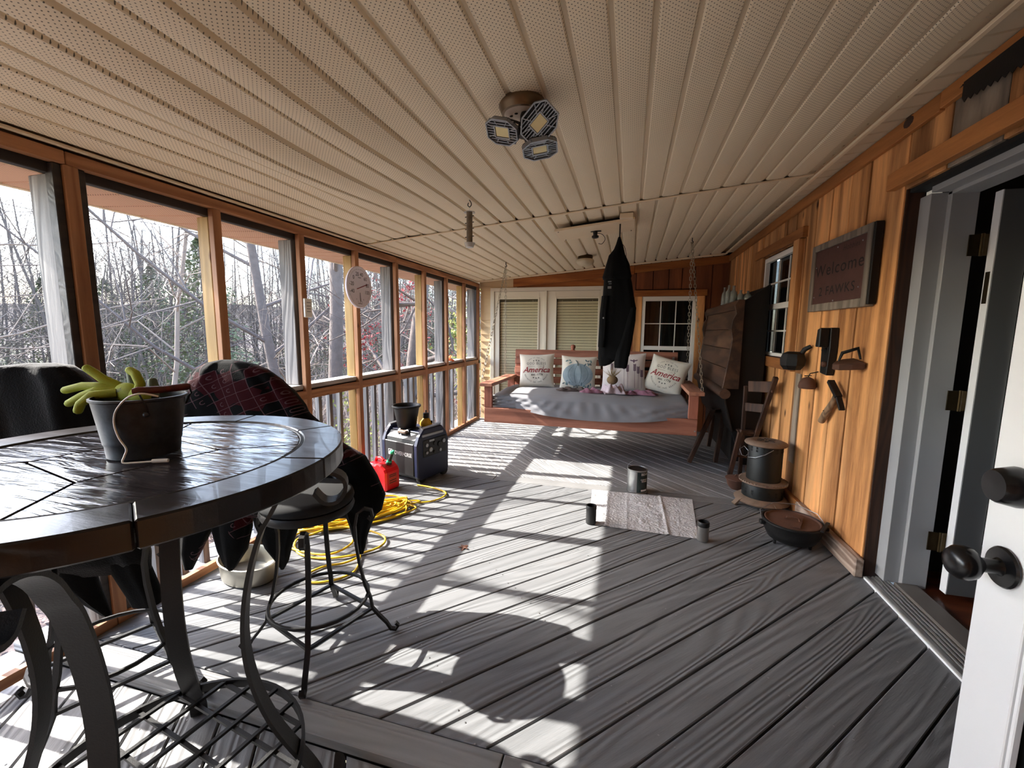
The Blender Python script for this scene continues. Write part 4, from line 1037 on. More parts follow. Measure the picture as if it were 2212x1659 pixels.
for sx, hh in ((-.13,.10), (-.09,.13), (.01,.11), (.05,.08), (.13,.09), (.17,.06), (.21,.02)):
    put(MB().add([(-.0015,-.19,0),(.0015,-.19,0),(.0015,hh,0),(-.0015,hh,0)] , [(0,1,2,3)]), lambda x, y, z: j3(x, y, z), sx, 0, m_lav, p3) if False else None
    mb = MB(); nn = 12
    mb.v = [p for i in range(nn+1) for p in ((-.0016, -.19+(hh+.19)*i/nn, 0), (.0016, -.19+(hh+.19)*i/nn, 0))]; mb.f = [(2*i, 2*i+1, 2*i+3, 2*i+2) for i in range(nn)]
    put(mb, j3, sx, 0, m_lav, p3)
    for i in range(7):
        for sg in (-1, 1): put(blob(.010, .005, 7), j3, sx+sg*.008, hh-.012*i, m_lav, p3, rot=sg*.6, dz=.0007)
for bx_, by_, ss in ((.12,.13,1.0), (-.12,.15,.7)):
    put(blob(.010*ss,.022*ss,10), j3, bx_, by_, m_lav, p3); 
    for sg in (-1,1): put(blob(.026*ss,.007*ss,8), j3, bx_+sg*.022*ss, by_+.006, m_lav, p3, rot=sg*.25, dz=.0006)

# things on the mattress
m_burl = plain('burlap', srgb(126,104,74), .9, var=.25, vs=60, bmp=.5, bs_=300)
ac = thing('craft_pumpkin', 'small burlap craft pumpkin with spiky dried top on the folded cloths', 'ornament', (-.175, 4.95, .735))
MB().ball((0,0,.12), .062, 18, 12, (1,.9,.85)).build('body', m_burl, ac, smooth=60)
sp = MB(); rs_ = random.Random(4)
for k in range(34):
    a = rs_.uniform(0, 6.28); e = rs_.uniform(.5, 1.5); L = rs_.uniform(.06,.12)
    d_ = Vector((cos(a)*cos(e), sin(a)*cos(e), sin(e))); p_ = Vector((0,0,.145))
    sp.tube([p_+d_*.03, p_+d_*(.03+L*.5), p_+d_*(.03+L)+Vector((0,0,.01))], [.003,.0022,.0006], 4)
sp.build('straw', plain('dried_straw', srgb(140,120,84), .9, var=.3), ac)
m_cl = [plain('mauve_floral_cloth', srgb(140,96,112), .9, var=.5, vs=45, bmp=.3), plain('pale_floral_cloth', srgb(186,170,176), .9, var=.4, vs=60, bmp=.3), plain('dark_floral_cloth', srgb(74,62,58), .9, var=.6, vs=50, bmp=.3)]
def cloth(name, label, x, y, w_, d_, mt_, seed, hh=.03, grp=None, z0=.712):
    rr = random.Random(seed); a = [rr.uniform(0,6) for _ in range(5)]
    def f(u, v):
        e = min(u, 1-u, v, 1-v); h = hh*(.35+.4*sin(9*u+a[0])*sin(7*v+a[1])+.35*sin(17*u+a[2]+5*v))*min(1, e*7)
        ang = a[3]; xx = (u-.5)*w_*(1+.12*sin(6*v+a[4])); yy = (v-.5)*d_*(1+.15*sin(7*u+a[0]))
        return (xx*cos(ang*.05)-yy*sin(ang*.05), xx*sin(ang*.05)+yy*cos(ang*.05), .006+max(0, h+hh*.4*min(1, e*6)))
    o = MB().grid(f, 34, 20); n = len(o.v)
    o.add([(v[0], v[1], max(.0, v[2]-.006)) for v in o.v], [g[::-1] for g in o.f])
    ob = o.build(name, mt_, None, smooth=80, loc=(x, y, z0)); tag(ob, label, 'cloth', grp); return ob
cloth('folded_cloth', 'dark floral cloth laid flat left of the burlap pumpkin', -.62, 4.93, .36, .15, m_cl[2], 1, .03, 'cloths on the swing bed')
cloth('folded_cloth', 'mauve floral cloth crumpled left of the burlap pumpkin', -.40, 4.86, .24, .15, m_cl[0], 2, .035, 'cloths on the swing bed', .716)
cloth('folded_cloth', 'pale floral cloth rolled under the burlap pumpkin', -.155, 4.90, .26, .22, m_cl[1], 3, .075, 'cloths on the swing bed', .716)
cloth('folded_cloth', 'reddish floral cloth spread right of the burlap pumpkin', .14, 4.90, .34, .15, m_cl[0], 7, .035, 'cloths on the swing bed')
# ------------------------------------------------------------------ generator, bucket, oil jug, gas can
m_navy = plain('navy_plastic', srgb(22,30,58), .45, var=.15, vs=6); m_blk = plain('black_plastic', (.0045,.0045,.005), .5, var=.2, vs=20)
m_silver = plain('silver_trim', srgb(150,152,156), .35, .6, var=.1)
GU, GV = Vector((-.955,.296,0)), Vector((.296,.955,0))
gen = thing('generator', 'dark blue and black portable generator with grey top grips on the deck', 'generator', (-1.797, 3.371, 0))
ang_g = atan2(-.296, .955)   # local +x runs right along the front, so the box spans x in [-W,0]
gen.rotation_euler = (0, 0, atan2(GV.x*-1, GV.y))
W_, Dp, Hh = .475, .40, .455
def gprism(prof, x0, x1, mat, name, bev=.006):
    # prof in (y,z), extruded along local x
    return MB().prism(prof, x0, x1, lambda a, b, h: (h, a, b)).build(name, mat, gen, bev=bev, fixn=True)
front = [(0,.06),(0,.34),(.012,.40),(.06,.455),(Dp-.06,.455),(Dp-.012,.40),(Dp,.34),(Dp,.06),(Dp-.03,.03),(.03,.03)]
gprism(front, -W_+.05, -.05, m_blk, 'body')
endp = [(-.008,.06),(-.012,.36),(.02,.44),(.085,.505),(Dp-.085,.505),(Dp-.02,.44),(Dp+.012,.36),(Dp+.008,.06),(Dp-.03,.03),(.03,.03)]
gprism(endp, -.052, .0, m_navy, 'end_cap', .01); gprism(endp, -W_, -W_+.052, m_navy, 'end_cap', .01)
MB().box(-W_+.06, -.06, .07, Dp-.07, .456, .466).build('top_panel', m_navy, gen, bev=.004)
for x0 in (-.30, -.20): MB().strap([(x0, .03, .44),(x0+.005,.06,.475),(x0+.01,.18,.478),(x0+.01,.20,.46)], .02, .008, (1,0,0)).build('top_strap', m_blk, gen)
MB().box(-.285, -.175, .015, .055, .445, .472).build('carry_handle', plain('tan_handle', srgb(116,98,86), .6), gen, bev=.006)
for x0 in (-.055, -W_-.004):
    MB().add([(x0+.02,.07,.497),(x0+.045,.07,.490),(x0+.045,Dp-.09,.512),(x0+.02,Dp-.09,.515),(x0+.02,.07,.512),(x0+.045,.07,.505),(x0+.045,Dp-.09,.524),(x0+.02,Dp-.09,.527)],
             [(0,1,2,3),(7,6,5,4),(4,5,1,0),(5,6,2,1),(6,7,3,2),(7,4,0,3)]).build('grip_trim', m_silver, gen)
MB().box(-.004, .008, .05, .33, .43, .455).build('side_grip', m_silver, gen, bev=.004)
MB().box(-.002, .007, .06, .37, .24, .40).build('control_panel', m_blk, gen, bev=.004)
rg = random.Random(2)
for (y, z, r) in ((.10,.35,.018),(.15,.30,.022),(.21,.35,.022),(.27,.33,.026),(.33,.35,.02),(.10,.28,.014),(.28,.27,.016),(.20,.27,.014)):
    MB().lathe([(0,.007),(r,.007),(r,.014),(r*.8,.016),(0,.016)], 14, (0,y,z), ax='x').build('outlet', m_blk if rg.random() < .6 else m_silver, gen)
MB().box(.006,.010,.135,.20,.375,.392).build('display', m_silver, gen)
for (x, y) in ((-.02,.05),(-.02,Dp-.05),(-W_+.02,.05),(-W_+.02,Dp-.05)):
    MB().lathe([(.016,-.014),(.046,-.018),(.05,-.010),(.05,.010),(.046,.018),(.016,.014)], 20, (x, y, .05), ax='x').build('wheel', m_blk, gen, smooth=40)
t = text_mb('POWERHORSE', .052, 0, 1.0, .001); t.xf(lambda x, y, z: (-.195+x*.72, -.0135+.0, .262+y*1.0)); t.build('lettering', m_whiteink, gen)
lg = MB(); a = (-.352, .262)
for (x0, x1, z0, z1) in ((-.026,-.022,-.026,.026),(.022,.026,-.026,.026),(-.022,.022,-.026,-.022),(-.022,.022,.022,.026)): lg.box(a[0]+x0, a[0]+x1, -.0145, -.0125, a[1]+z0, a[1]+z1)
lg.add([(a[0]+x, -.0142, a[1]+z) for x, z in ((-.018,-.02),(-.004,-.02),(-.004,-.006),(.004,-.006),(.004,-.02),(.014,-.02),(.014,.008),(.006,.016),(-.008,.010),(-.018,-.004))], [tuple(range(10))])
lg.build('logo', m_whiteink, gen)
for z, w_ in ((.135,.03),(.118,.05)): MB().box(-.135, -.135+w_, -.0014, -.0005, z, z+.007).build('small_print', m_whiteink, gen)
MB().box(-W_+.05, -.05, -.0135, .002, .07, .37).build('front_cover', m_blk, gen, bev=.005)
pk = thing('plastic_bucket', 'black plastic bucket standing on top of the generator', 'bucket', (-2.035, 3.60, .466))
MB().lathe([(0,.004),(.078,.004),(.082,0),(.086,.004),(.120,.20),(.132,.205),(.137,.213),(.135,.224),(.125,.226),(.118,.218),(.112,.205),(.078,.012),(0,.012)], 36, close=False).build('body', m_blk, pk, smooth=40)
MB().tube([(-.05,.123,.20),(-.03,.136,.205),(.0,.142,.208),(.04,.137,.2)], .004, 6).build('bail', m_silver, pk)
oj = thing('oil_jug', 'yellow jug with black pump cap behind the black bucket on the generator', 'jug', (-1.90, 3.735, .466))
MB().lathe([(0,0),(.055,0),(.060,.008),(.058,.035),(.030,.075),(.024,.08),(0,.08)], 24, close=False, sx=1.1, sy=.7).build('body', plain('yellow_plastic', srgb(214,166,20), .35, var=.1), oj, smooth=50)
MB().lathe([(0,.08),(.028,.08),(.03,.085),(.03,.125),(.026,.13),(.006,.134),(.006,.15),(.010,.154),(0,.158)], 18, close=False).build('cap', m_blk, oj, smooth=40)
MB().lathe([(0,.03),(.010,.03),(.010,.055),(0,.058)], 12, (.06,0,0), close=False).build('vent_cap', m_blk, oj)
gc = thing('gas_can', 'red plastic gas can with green tipped spout in front of the generator', 'gas can', (-1.985, 3.125, 0))
gc.rotation_euler = (0, 0, gen.rotation_euler.z+.05)
m_redp = plain('red_plastic', srgb(214,14,22), .35, var=.08, vs=6)
MB().prism([(-.24,.0),(.0,.0),(.006,.03),(.006,.17),(-.01,.20),(-.055,.235),(-.10,.245),(-.13,.225),(-.22,.235),(-.245,.20)], .0, .17, lambda a, b, h: (a, h, b)).build('body', m_redp, gc, bev=.014, fixn=True)
MB().tube([(-.20,.085,.235),(-.19,.085,.262),(-.14,.085,.268),(-.105,.085,.25)], .014, 8).build('handle', m_redp, gc, smooth=60)
for k in range(3): MB().box(-.23, -.12, -.004, .002, .14+k*.022, .15+k*.022).build('rib', m_redp, gc, bev=.002)
MB().lathe([(0,0),(.026,0),(.028,.012),(.026,.024),(0,.024)], 18, (-.045,.085,.222), close=False).build('collar', m_blk, gc)
m_green = plain('green_plastic', srgb(30,150,108), .4)
MB().tube([(-.045,.085,.24),(-.03,.085,.262)], .022, 12).build('spout_collar', m_green, gc, smooth=40)
MB().tube([(-.03,.085,.262),(.0,.085,.33)], .014, 12).build('spout', m_blk, gc, smooth=40)
MB().tube([(.0,.085,.33),(.006,.085,.345)], [.019,.017], 12).tube([(.004,.085,.342),(.012,.085,.353),(.022,.085,.35)], .010, 8).build('spout_tip', m_green, gc, smooth=40)
MB().box(.0065,.0075,.03,.13,.06,.15).build('warning_label', plain('can_label', srgb(190,60,40), .5), gc)
for z in (.07,.09,.125,.14): MB().box(.0076,.0082,.04,.12,z,z+.006).build('label_print', m_ink, gc)

# ------------------------------------------------------------------ yellow extension cord
m_yel = plain('yellow_cord_rubber', srgb(216,176,24), .45, var=.1, vs=8)
rc = random.Random(11); path = [(-1.80,3.345,.01),(-1.66,3.33,.01),(-1.50,3.27,.01),(-1.455,3.17,.012),(-1.52,3.04,.01),(-1.66,2.96,.012),(-1.80,2.93,.014)]
ax_ = Vector((.62,.78,0)).normalized(); pr_ = Vector((-ax_.y, ax_.x, 0)); c0 = Vector((-1.90,2.66,0))
for i in range(17):
    a_ = rc.uniform(.24,.42); b_ = rc.uniform(.07,.15); off = pr_*rc.uniform(-.05,.06)+ax_*rc.uniform(-.10,.08); tw = rc.uniform(-.18,.18); z0_ = .014+i*.0034
    for j in range(8):
        t = 2*pi*j/8+rc.uniform(-.12,.12); e = ax_*a_*cos(t+tw)+pr_*b_*sin(t); q_ = c0+off+e
        path.append((max(-2.21, q_.x), q_.y, max(.008, z0_*(.55+.45*sin(t*1.0+i))+.008)))
path += [(-2.0,2.33,.02),(-2.08,2.20,.01),(-1.95,2.07,.01),(-1.78,2.05,.01),(-1.62,2.12,.012),(-1.50,2.26,.014),(-1.53,2.38,.02),(-1.70,2.42,.03),(-1.95,2.40,.03),(-2.13,2.30,.012),(-2.09,2.14,.01),(-1.95,2.08,.017),(-1.74,2.09,.02),(-1.68,2.24,.03),(-1.78,2.40,.05),(-1.70,2.34,.04),(-1.57,2.17,.018),(-1.49,2.02,.01),(-1.50,1.93,.01),(-1.58,1.85,.01),(-1.67,1.83,.01),(-1.72,1.90,.01),(-1.68,1.99,.01),(-1.60,2.04,.012),(-1.55,2.10,.02)]
tag(MB().tube(smoothpath(path, 4), .0068, 7).build('extension_cord', m_yel, smooth=60), 'tangled yellow extension cord heaped on the deck beyond the bar stool', 'cord')

# ------------------------------------------------------------------ roasting pan
m_alum = plain('brushed_aluminium', srgb(176,172,160), .38, .85, var=.18, vs=12, bmp=.1, bs_=80)
rp = thing('roasting_pan', 'oval aluminium roasting pan on the deck under the hanging throw', 'pan', (-2.045, 1.80, 0), radians(-14))
MB().lathe([(0,.002),(.168,.002),(.178,.010),(.188,.10),(.196,.104),(.196,.110),(.187,.112),(.180,.10),(.170,.012),(0,.010)], 44, close=False, sy=.68).build('body', m_alum, rp, smooth=40)
MB().lathe([(0,.0102),(.168,.0102)], 40, close=False, sy=.68).build('burnt_inside', m_iron, rp)
MB().tube([(.15,-.095,.085),(.17,-.09,.088),(.172,-.088,.045),(.155,-.097,.04)], .004, 6).build('handle', m_alum, rp)

# ------------------------------------------------------------------ things on the deck
pc = thing('paint_can', 'gallon paint can with dark label standing on the plastic sheet edge', 'can', (.112, 3.80, 0), radians(8))
MB().lathe([(0,0),(.083,0),(.086,.003),(.086,.008),(.083,.011),(.083,.196),(.087,.200),(.087,.208),(.080,.209),(.078,.200),(0,.200)], 36, close=False).build('body', plain('tin', srgb(150,152,152), .3, .9, var=.25, vs=14), pc, smooth=40)
MB().lathe([(0,.2015),(.074,.2015),(.076,.206),(.070,.207),(.068,.203),(0,.203)], 32, close=False).build('lid', m_iron, pc)
m_lab = plain('dark_teal_label', srgb(22,42,42), .5)
lb = MB(); nl_ = 14
lb.v = [(.0836*cos(radians(-100+112*i/nl_)), .0836*sin(radians(-100+112*i/nl_)), z) for z in (.014,.194) for i in range(nl_+1)]; lb.f = [(i, i+1, nl_+2+i, nl_+1+i) for i in range(nl_)]
lb.build('paper_label', m_lab, pc)
def oncan(R, a0): return lambda x, y, z: (R*cos(a0+x/R), R*sin(a0+x/R), y)
for txt, s_, zz_, mt_ in (('BEHR', .030, .175, m_whiteink), ('CABINET &', .016, .128, m_whiteink), ('ENAMEL', .016, .112, m_whiteink)):
    t = text_mb(txt, s_, 0, 1, .0004); t.v = [(x, y+zz_, 0) for x, y, z in t.v]; t.xf(oncan(.0842, radians(-52))); t.build('lettering', mt_, pc)
pt = MB(); pt.v = [(.0842*cos(radians(-75+46*i/8)), .0842*sin(radians(-75+46*i/8)), z) for z in (.024,.040) for i in range(9)]; pt.f = [(i,i+1,10+i,9+i) for i in range(8)]; pt.build('label_box', m_whiteink, pc)
MB().tube([(-.084,.0,.17),(-.09,-.01,.20),(-.085,-.012,.24),(-.06,-.01,.265),(-.045,-.005,.272)], .0016, 6).build('bail_wire', m_silver, pc)
def tumbler(label, x, y, matb, matc, h=.135):
    t = thing('tumbler', label, 'tumbler', (x, y, 0))
    MB().lathe([(0,0),(.033,0),(.036,.004),(.037,.01),(.037,h-.03)], 28, close=False).build('body', matb, t, smooth=40)
    MB().lathe([(.0375,h-.032),(.0385,h-.028),(.0385,h-.004),(.036,h),(.030,h),(.029,h-.03),(.029,.02),(0,.02)], 28, close=False).build('collar', matc, t, smooth=40)
tumbler('all-black tumbler standing at the left corner of the plastic sheet', -.222, 3.03, m_blk, m_blk, .14)
tumbler('steel tumbler with black collar at the right corner of the plastic sheet', .53, 2.985, plain('brushed_steel', srgb(170,168,164), .3, .9, var=.1), m_blk, .135)
def plas():
    m, nt, b = newmat('crinkled_clear_plastic'); out = nt.nodes['Material Output']
    b.inputs['Base Color'].default_value = (.8,.79,.80,1); b.inputs['Roughness'].default_value = .3; b.inputs['Specular IOR Level'].default_value = .9
    v = coords(nt, rnd=False); bump(nt, b, mth(nt, 'ADD', noise(nt, v, 14, 4, .6, 1.2), noise(nt, v, 60, 2)), .7, .02)
    t = N(nt, 'ShaderNodeBsdfTransparent'); t.inputs[0].default_value = (.9,.9,.92,1)
    mx = N(nt, 'ShaderNodeMixShader'); mx.inputs[0].default_value = .72
    nt.links.new(t.outputs[0], mx.inputs[1]); nt.links.new(b.outputs[0], mx.inputs[2]); nt.links.new(mx.outputs[0], out.inputs[0]); return m
from mathutils import noise as mno
q4 = [(-.27,3.70),(.56,3.72),(.505,2.985),(-.235,3.005)]
def shf(u, v):
    a = [q4[3][i]+(q4[2][i]-q4[3][i])*u for i in (0,1)]; b = [q4[0][i]+(q4[1][i]-q4[0][i])*u for i in (0,1)]
    x, y = a[0]+(b[0]-a[0])*v, a[1]+(b[1]-a[1])*v
    nz = mno.noise(Vector((x*9, y*9, 0)))+.6*mno.noise(Vector((x*22, y*22, 3)))
    mid = max(0, 1-((u-.58)/.33)**2-((v-.5)/.55)**2)
    h = .004+.010*max(0, nz)*(.3+mid)+.006*math.exp(-((u-.17)/.012)**2)+.005*math.exp(-((u-.36)/.01)**2)+.009*math.exp(-((u-.74+.05*v)/.013)**2)
    return (x, y, h+.0015)
tag(MB().grid(shf, 90, 70).build('plastic_sheet', plas(), smooth=60), 'crinkled clear plastic sheet spread flat on the deck before the paint can', 'sheet')
lf_ = plain('dry_leaf', srgb(84,50,34), .8, var=.4, vs=60)
def leaf(label, x, y, z, mat, s=1.0, rz=0, tilt=0, name='dry_leaf'):
    pts = []
    for k in range(20):
        a = 2*pi*k/20; r = .030*s*(1+.45*cos(5*a))*(1.15 if abs(a-pi/2) < .5 else 1); pts.append((r*cos(a), r*sin(a), .006*s*sin(3*a)+.004))
    m = MB().add([(0,0,.010*s)]+pts, [(0, 1+k, 1+(k+1) % 20) for k in range(20)])
    m.add([(0,0,.008*s)]+[(p[0], p[1], p[2]-.001) for p in pts], [(0, 1+(k+1) % 20, 1+k) for k in range(20)]).tube([(0,-.02*s,.006),(0,-.05*s,.012)], .001*s, 4)
    o = m.build(name, mat, None, smooth=60, loc=(x, y, z), rot=(tilt, 0, rz)); tag(o, label, 'leaf'); return o
leaf('curled brown leaf lying on the sunlit deck boards in mid-floor', -.985, 2.43, .002, lf_, .9, 1)
leaf('orange maple leaf caught on the rail cap near the far corner', -2.36, 5.33, .993, plain('orange_leaf', srgb(206,96,36), .7, var=.2), 1.9, .4, radians(60))

# ------------------------------------------------------------------ paraffin heater, cast iron pots
m_grn = plain('black_green_enamel', srgb(17,20,19), .5, .3, var=.2, vs=20); m_rustc = plain('rusty_cast_top', srgb(120,100,84), .75, .2, var=.35, vs=24, bmp=.3)
m_rust = plain('rusty_brown_iron', srgb(86,56,42), .8, .15, var=.35, vs=18, bmp=.3); m_cast = plain('black_cast_iron', srgb(30,29,29), .6, .4, var=.2, vs=30, bmp=.3, bs_=150)
ht = thing('paraffin_heater', 'antique cylindrical black heater with rusty pierced lid against the plank wall', 'heater', (1.10, 3.80, 0))
MB().lathe([(.125,.215),(.125,.50),(.115,.515)], 40, close=False).build('drum', m_grn, ht, smooth=40)
MB().lathe([(.150,.075),(.150,.185),(.145,.195),(.12,.2)], 40, close=False).build('burner_case', m_grn, ht, smooth=40)
MB().lathe([(0,.515),(.100,.512),(.150,.505),(.155,.512),(.150,.524),(.12,.535),(.085,.540),(.08,.536),(0,.538)], 40, close=False).build('lid', m_rustc, ht, smooth=50)
MB().lathe([(.13,.193),(.165,.186),(.176,.194),(.170,.208),(.135,.215),(.125,.215)], 40, close=False).build('ring_collar', m_rustc, ht, smooth=50)
for k in range(44):
    a = 2*pi*k/44; MB().box(-.005,.006,-.004,.004,-.002,.006).xf(lambda x, y, z, a=a: (.172*cos(a)+x*cos(a)-y*sin(a), .172*sin(a)+x*sin(a)+y*cos(a), .204+z)).build('bead', m_rustc, ht)
MB().lathe([(.135,.078),(.16,.075),(.19,.055),(.205,.045),(.20,.035),(.15,.04)], 40, close=False).build('skirt', m_rustc, ht, smooth=50)
for k in range(4):
    a = radians(200+90*k); dx, dy = cos(a), sin(a)
    MB().strap([(.18*dx,.18*dy,.055),(.205*dx,.205*dy,.040),(.225*dx,.225*dy,.018),(.24*dx,.24*dy,.006)], .045, .016, (-dy,dx,0)).build('foot', m_rustc, ht, smooth=40)
ctz = MB()
for k in range(6):
    a = pi/3*k+.2; ctz.bar((.02*cos(a),.02*sin(a),.5395),(.07*cos(a),.07*sin(a),.5395),.010,.003)
    ctz.bar((.05*cos(a+.35),.05*sin(a+.35),.5395),(.065*cos(a-.1),.065*sin(a-.1),.5395),.008,.003)
ctz.build('pierced_pattern', m_iron, ht)
for (zz_, R_) in ((.465,.1256),(.115,.1506)):
    for k in range(16):
        for j in range(2):
            for g_ in range(2):
                a = radians(180+k*22.5)+g_*.07
                MB().box(0,.001,-.003,.003,-.008,.008).xf(lambda x, y, z, a=a: (R_*cos(a)+x*cos(a)-y*sin(a), R_*sin(a)+x*sin(a)+y*cos(a), zz_+j*.022+z)).build('vent_slot', m_black, ht)
MB().tube([(-.125,-.02,.43),(-.135,-.05,.40),(-.10,-.115,.415),(-.04,-.14,.45),(.02,-.13,.49)], .0028, 6).build('bail_wire', m_silver, ht, smooth=60)
MB().tube([(-.125,.0,.44),(-.15,.03,.47),(-.19,.0,.45),(-.18,-.04,.41),(-.15,-.03,.40),(-.13,-.02,.42)], .002, 6).build('bail_wire', m_silver, ht, smooth=60)
do = thing('dutch_oven', 'black cast iron dutch oven with rusty lid on short feet beside the heater', 'pot', (1.10, 3.12, 0))
MB().lathe([(0,.03),(.12,.03),(.14,.04),(.165,.09),(.176,.145),(.182,.150),(.182,.158),(.174,.162),(.168,.150),(.15,.06),(0,.045)], 44, close=False).build('body', m_cast, do, smooth=45)
MB().lathe([(0,.158),(.135,.154),(.150,.153),(.158,.162),(.165,.160),(.163,.150),(0,.148)], 44, close=False).build('lid', m_rust, do, smooth=45)
MB().strap([(-.035,.02,.160),(-.03,.015,.18),(.0,.0,.186),(.03,-.015,.18),(.035,-.02,.160)], .014, .007, (.5,.86,0)).build('lid_loop', m_rust, do)
MB().bar((-.02,-.12,.1595),(.06,.06,.1625),.045,.004).build('lid_rib', m_rust, do)
for k in range(3):
    a = radians(200+120*k); MB().lathe([(.012,.04),(.008,0),(0,0)], 8, (.115*cos(a),.115*sin(a),0), close=False).build('foot', m_cast, do)
for s_ in (-1, 1): MB().bar((s_*.175,-.02,.135),(s_*.20,-.02,.135),.04,.025).build('ear', m_cast, do, bev=.003)
MB().tube([(-.19,-.02,.14),(-.17,.10,.175),(-.06,.19,.20),(.08,.195,.20),(.18,.10,.18),(.195,-.02,.14)], .0025, 6).build('bail_wire', m_silver, do, smooth=60)
MB().bar((.11,-.16,.165),(.18,-.06,.19),.02,.012).build('handle_bar', m_cast, do, bev=.003)
rpn = thing('rusty_pot', 'small rusty lidded iron pot half hidden behind the black heater', 'pot', (.985, 4.12, 0))
MB().lathe([(0,0),(.05,0),(.075,.03),(.092,.085),(.098,.092),(.094,.10),(0,.10)], 30, close=False).build('body', m_rust, rpn, smooth=45)
MB().lathe([(0,.118),(.06,.112),(.098,.10),(.098,.095),(0,.095)], 30, close=False).build('lid', m_rust, rpn, smooth=45)
MB().strap([(-.02,0,.115),(-.012,0,.13),(.012,0,.13),(.02,0,.115)], .012, .006, (0,1,0)).build('lid_loop', m_rust, rpn)

# ------------------------------------------------------------------ wooden settle and chair by the house wall
m_old = wood('old_brown_board', srgb(38,24,17), srgb(80,53,38), 'y', rings=10, across=6, bmp=.2, rnd=.12, blotch=(srgb(112,82,62), .6, .82))
m_oldz = wood('old_brown_upright', srgb(36,22,16), srgb(74,48,34), 'z', rings=10, bmp=.2, rnd=.15)
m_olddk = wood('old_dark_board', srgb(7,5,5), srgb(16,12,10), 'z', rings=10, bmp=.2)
se = thing('wooden_settle', 'tall antique wooden settle with rounded seat edge standing by the far small window', 'bench', (0,0,0))
for i, (z0, z1) in enumerate(((.862,1.05),(1.054,1.24),(1.244,1.43),(1.434,1.62))):
    xa, xb = .90+.09*(z0-.84)/.86, .90+.09*(z1-.84)/.86
    MB().add([(xa,4.56,z0),(xa,6.16,z0),(xa+.022,6.16,z0),(xa+.022,4.56,z0),(xb,4.56,z1),(xb,6.16,z1),(xb+.022,6.16,z1),(xb+.022,4.56,z1)], [(0,1,2,3),(7,6,5,4),(4,5,1,0),(5,6,2,1),(6,7,3,2),(7,4,0,3)]).build('back_board', m_old, se, bev=.003, fixn=True)
cp = [(.965,1.62),(.955,1.66),(.965,1.70),(.99,1.715),(1.03,1.71),(1.02,1.62)]
MB().prism(cp, 4.52, 6.20, lambda a, b, h: (a, h, b)).build('crest_rail', m_old, se, bev=.004, fixn=True)
stile = [(.885,.86),(.905,1.0),(.93,1.2),(.945,1.34),(.925,1.44),(.935,1.52),(.965,1.58),(.945,1.66),(.975,1.715),(1.03,1.71),(1.03,.86)]
for y in (4.50, 6.165): MB().prism(stile, y, y+.05, lambda a, b, h: (a, h, b)).build('stile', m_old, se, bev=.003, fixn=True)
MB().tube([(.90,4.44,.815),(.90,6.2,.815)], .048, 16).build('seat_nosing', m_old, se, smooth=50)
MB().add([(.895,4.48,.77),(.895,6.2,.77),(.98,6.2,.45),(.98,4.48,.45),(.915,4.48,.77),(.915,6.2,.77),(1.0,6.2,.45),(1.0,4.48,.45)], [(0,1,2,3),(7,6,5,4),(4,5,1,0),(5,6,2,1),(6,7,3,2),(7,4,0,3)]).build('apron', m_olddk, se, bev=.003, fixn=True)
wing = [(.92,.86),(1.03,1.70),(1.09,1.74),(1.25,1.86),(1.25,.10),(1.12,.10),(1.0,.45),(.92,.77)]
for y in (4.56, 6.13): MB().prism(wing, y, y+.03, lambda a, b, h: (a, h, b)).build('end_board', m_olddk, se, bev=.003, fixn=True)
MB().box(1.23,1.25,4.6,6.13,.1,1.84).build('rear_board', m_olddk, se)
MB().box(.99,1.23,4.6,6.13,1.685,1.705).build('top_shelf', m_old, se)
MB().box(.92,1.23,4.6,6.13,.75,.77).build('seat_board', m_olddk, se)
MB().box(1.02,1.23,4.6,6.13,.12,.75).build('lower_case', m_olddk, se)
for p, q in (((.86,4.72,.62),(.668,4.81,.012)), ((.975,4.80,.60),(.945,4.897,.012)), ((1.02,5.5,.5),(.988,5.59,.012)), ((1.15,5.6,.2),(1.15,5.7,.012)), ((1.2,4.62,.2),(1.2,4.66,.012))):
    MB().bar(p, q, .042, .05, (0,1,0)).build('leg', m_oldz, se, bev=.004)
MB().bar((.86,4.72,.60),(1.03,4.86,.60),.04,.03).build('leg_rail', m_oldz, se)
ch = thing('wooden_chair', 'dark stained ladder-back chair leaning between the settle and the plank wall', 'chair', (0,0,0))
def cb_(nm, p, q, w_, h_, up=(0,1,0)): MB().bar(p, q, w_, h_, up).build(nm, m_oldz, ch, bev=.004)
cb_('post', (1.173,4.50,.012), (1.185,4.40,.45), .04, .035); cb_('post', (1.185,4.40,.44), (1.235,4.15,1.02), .04, .035)
cb_('leg', (1.00,4.48,.012), (1.045,4.38,.47), .042, .038)
cb_('post', (1.10,4.52,.012), (1.08,4.46,.9), .035, .03)
cb_('slat', (1.225,4.185,.93), (1.10,4.44,.90), .016, .10, (0,0,1)); cb_('slat', (1.205,4.28,.72), (1.09,4.46,.70), .016, .08, (0,0,1))
cb_('seat_rail', (1.18,4.42,.45), (1.04,4.38,.47), .03, .05, (0,0,1)); cb_('stretcher', (1.17,4.48,.2), (1.02,4.45,.22), .02, .02, (0,0,1))
MB().box(1.03,1.19,4.38,4.5,.455,.475).build('seat', m_oldz, ch, bev=.004)
m_bot = glass_mat('old_bottle_glass', (.30,.33,.30), .45, .12)
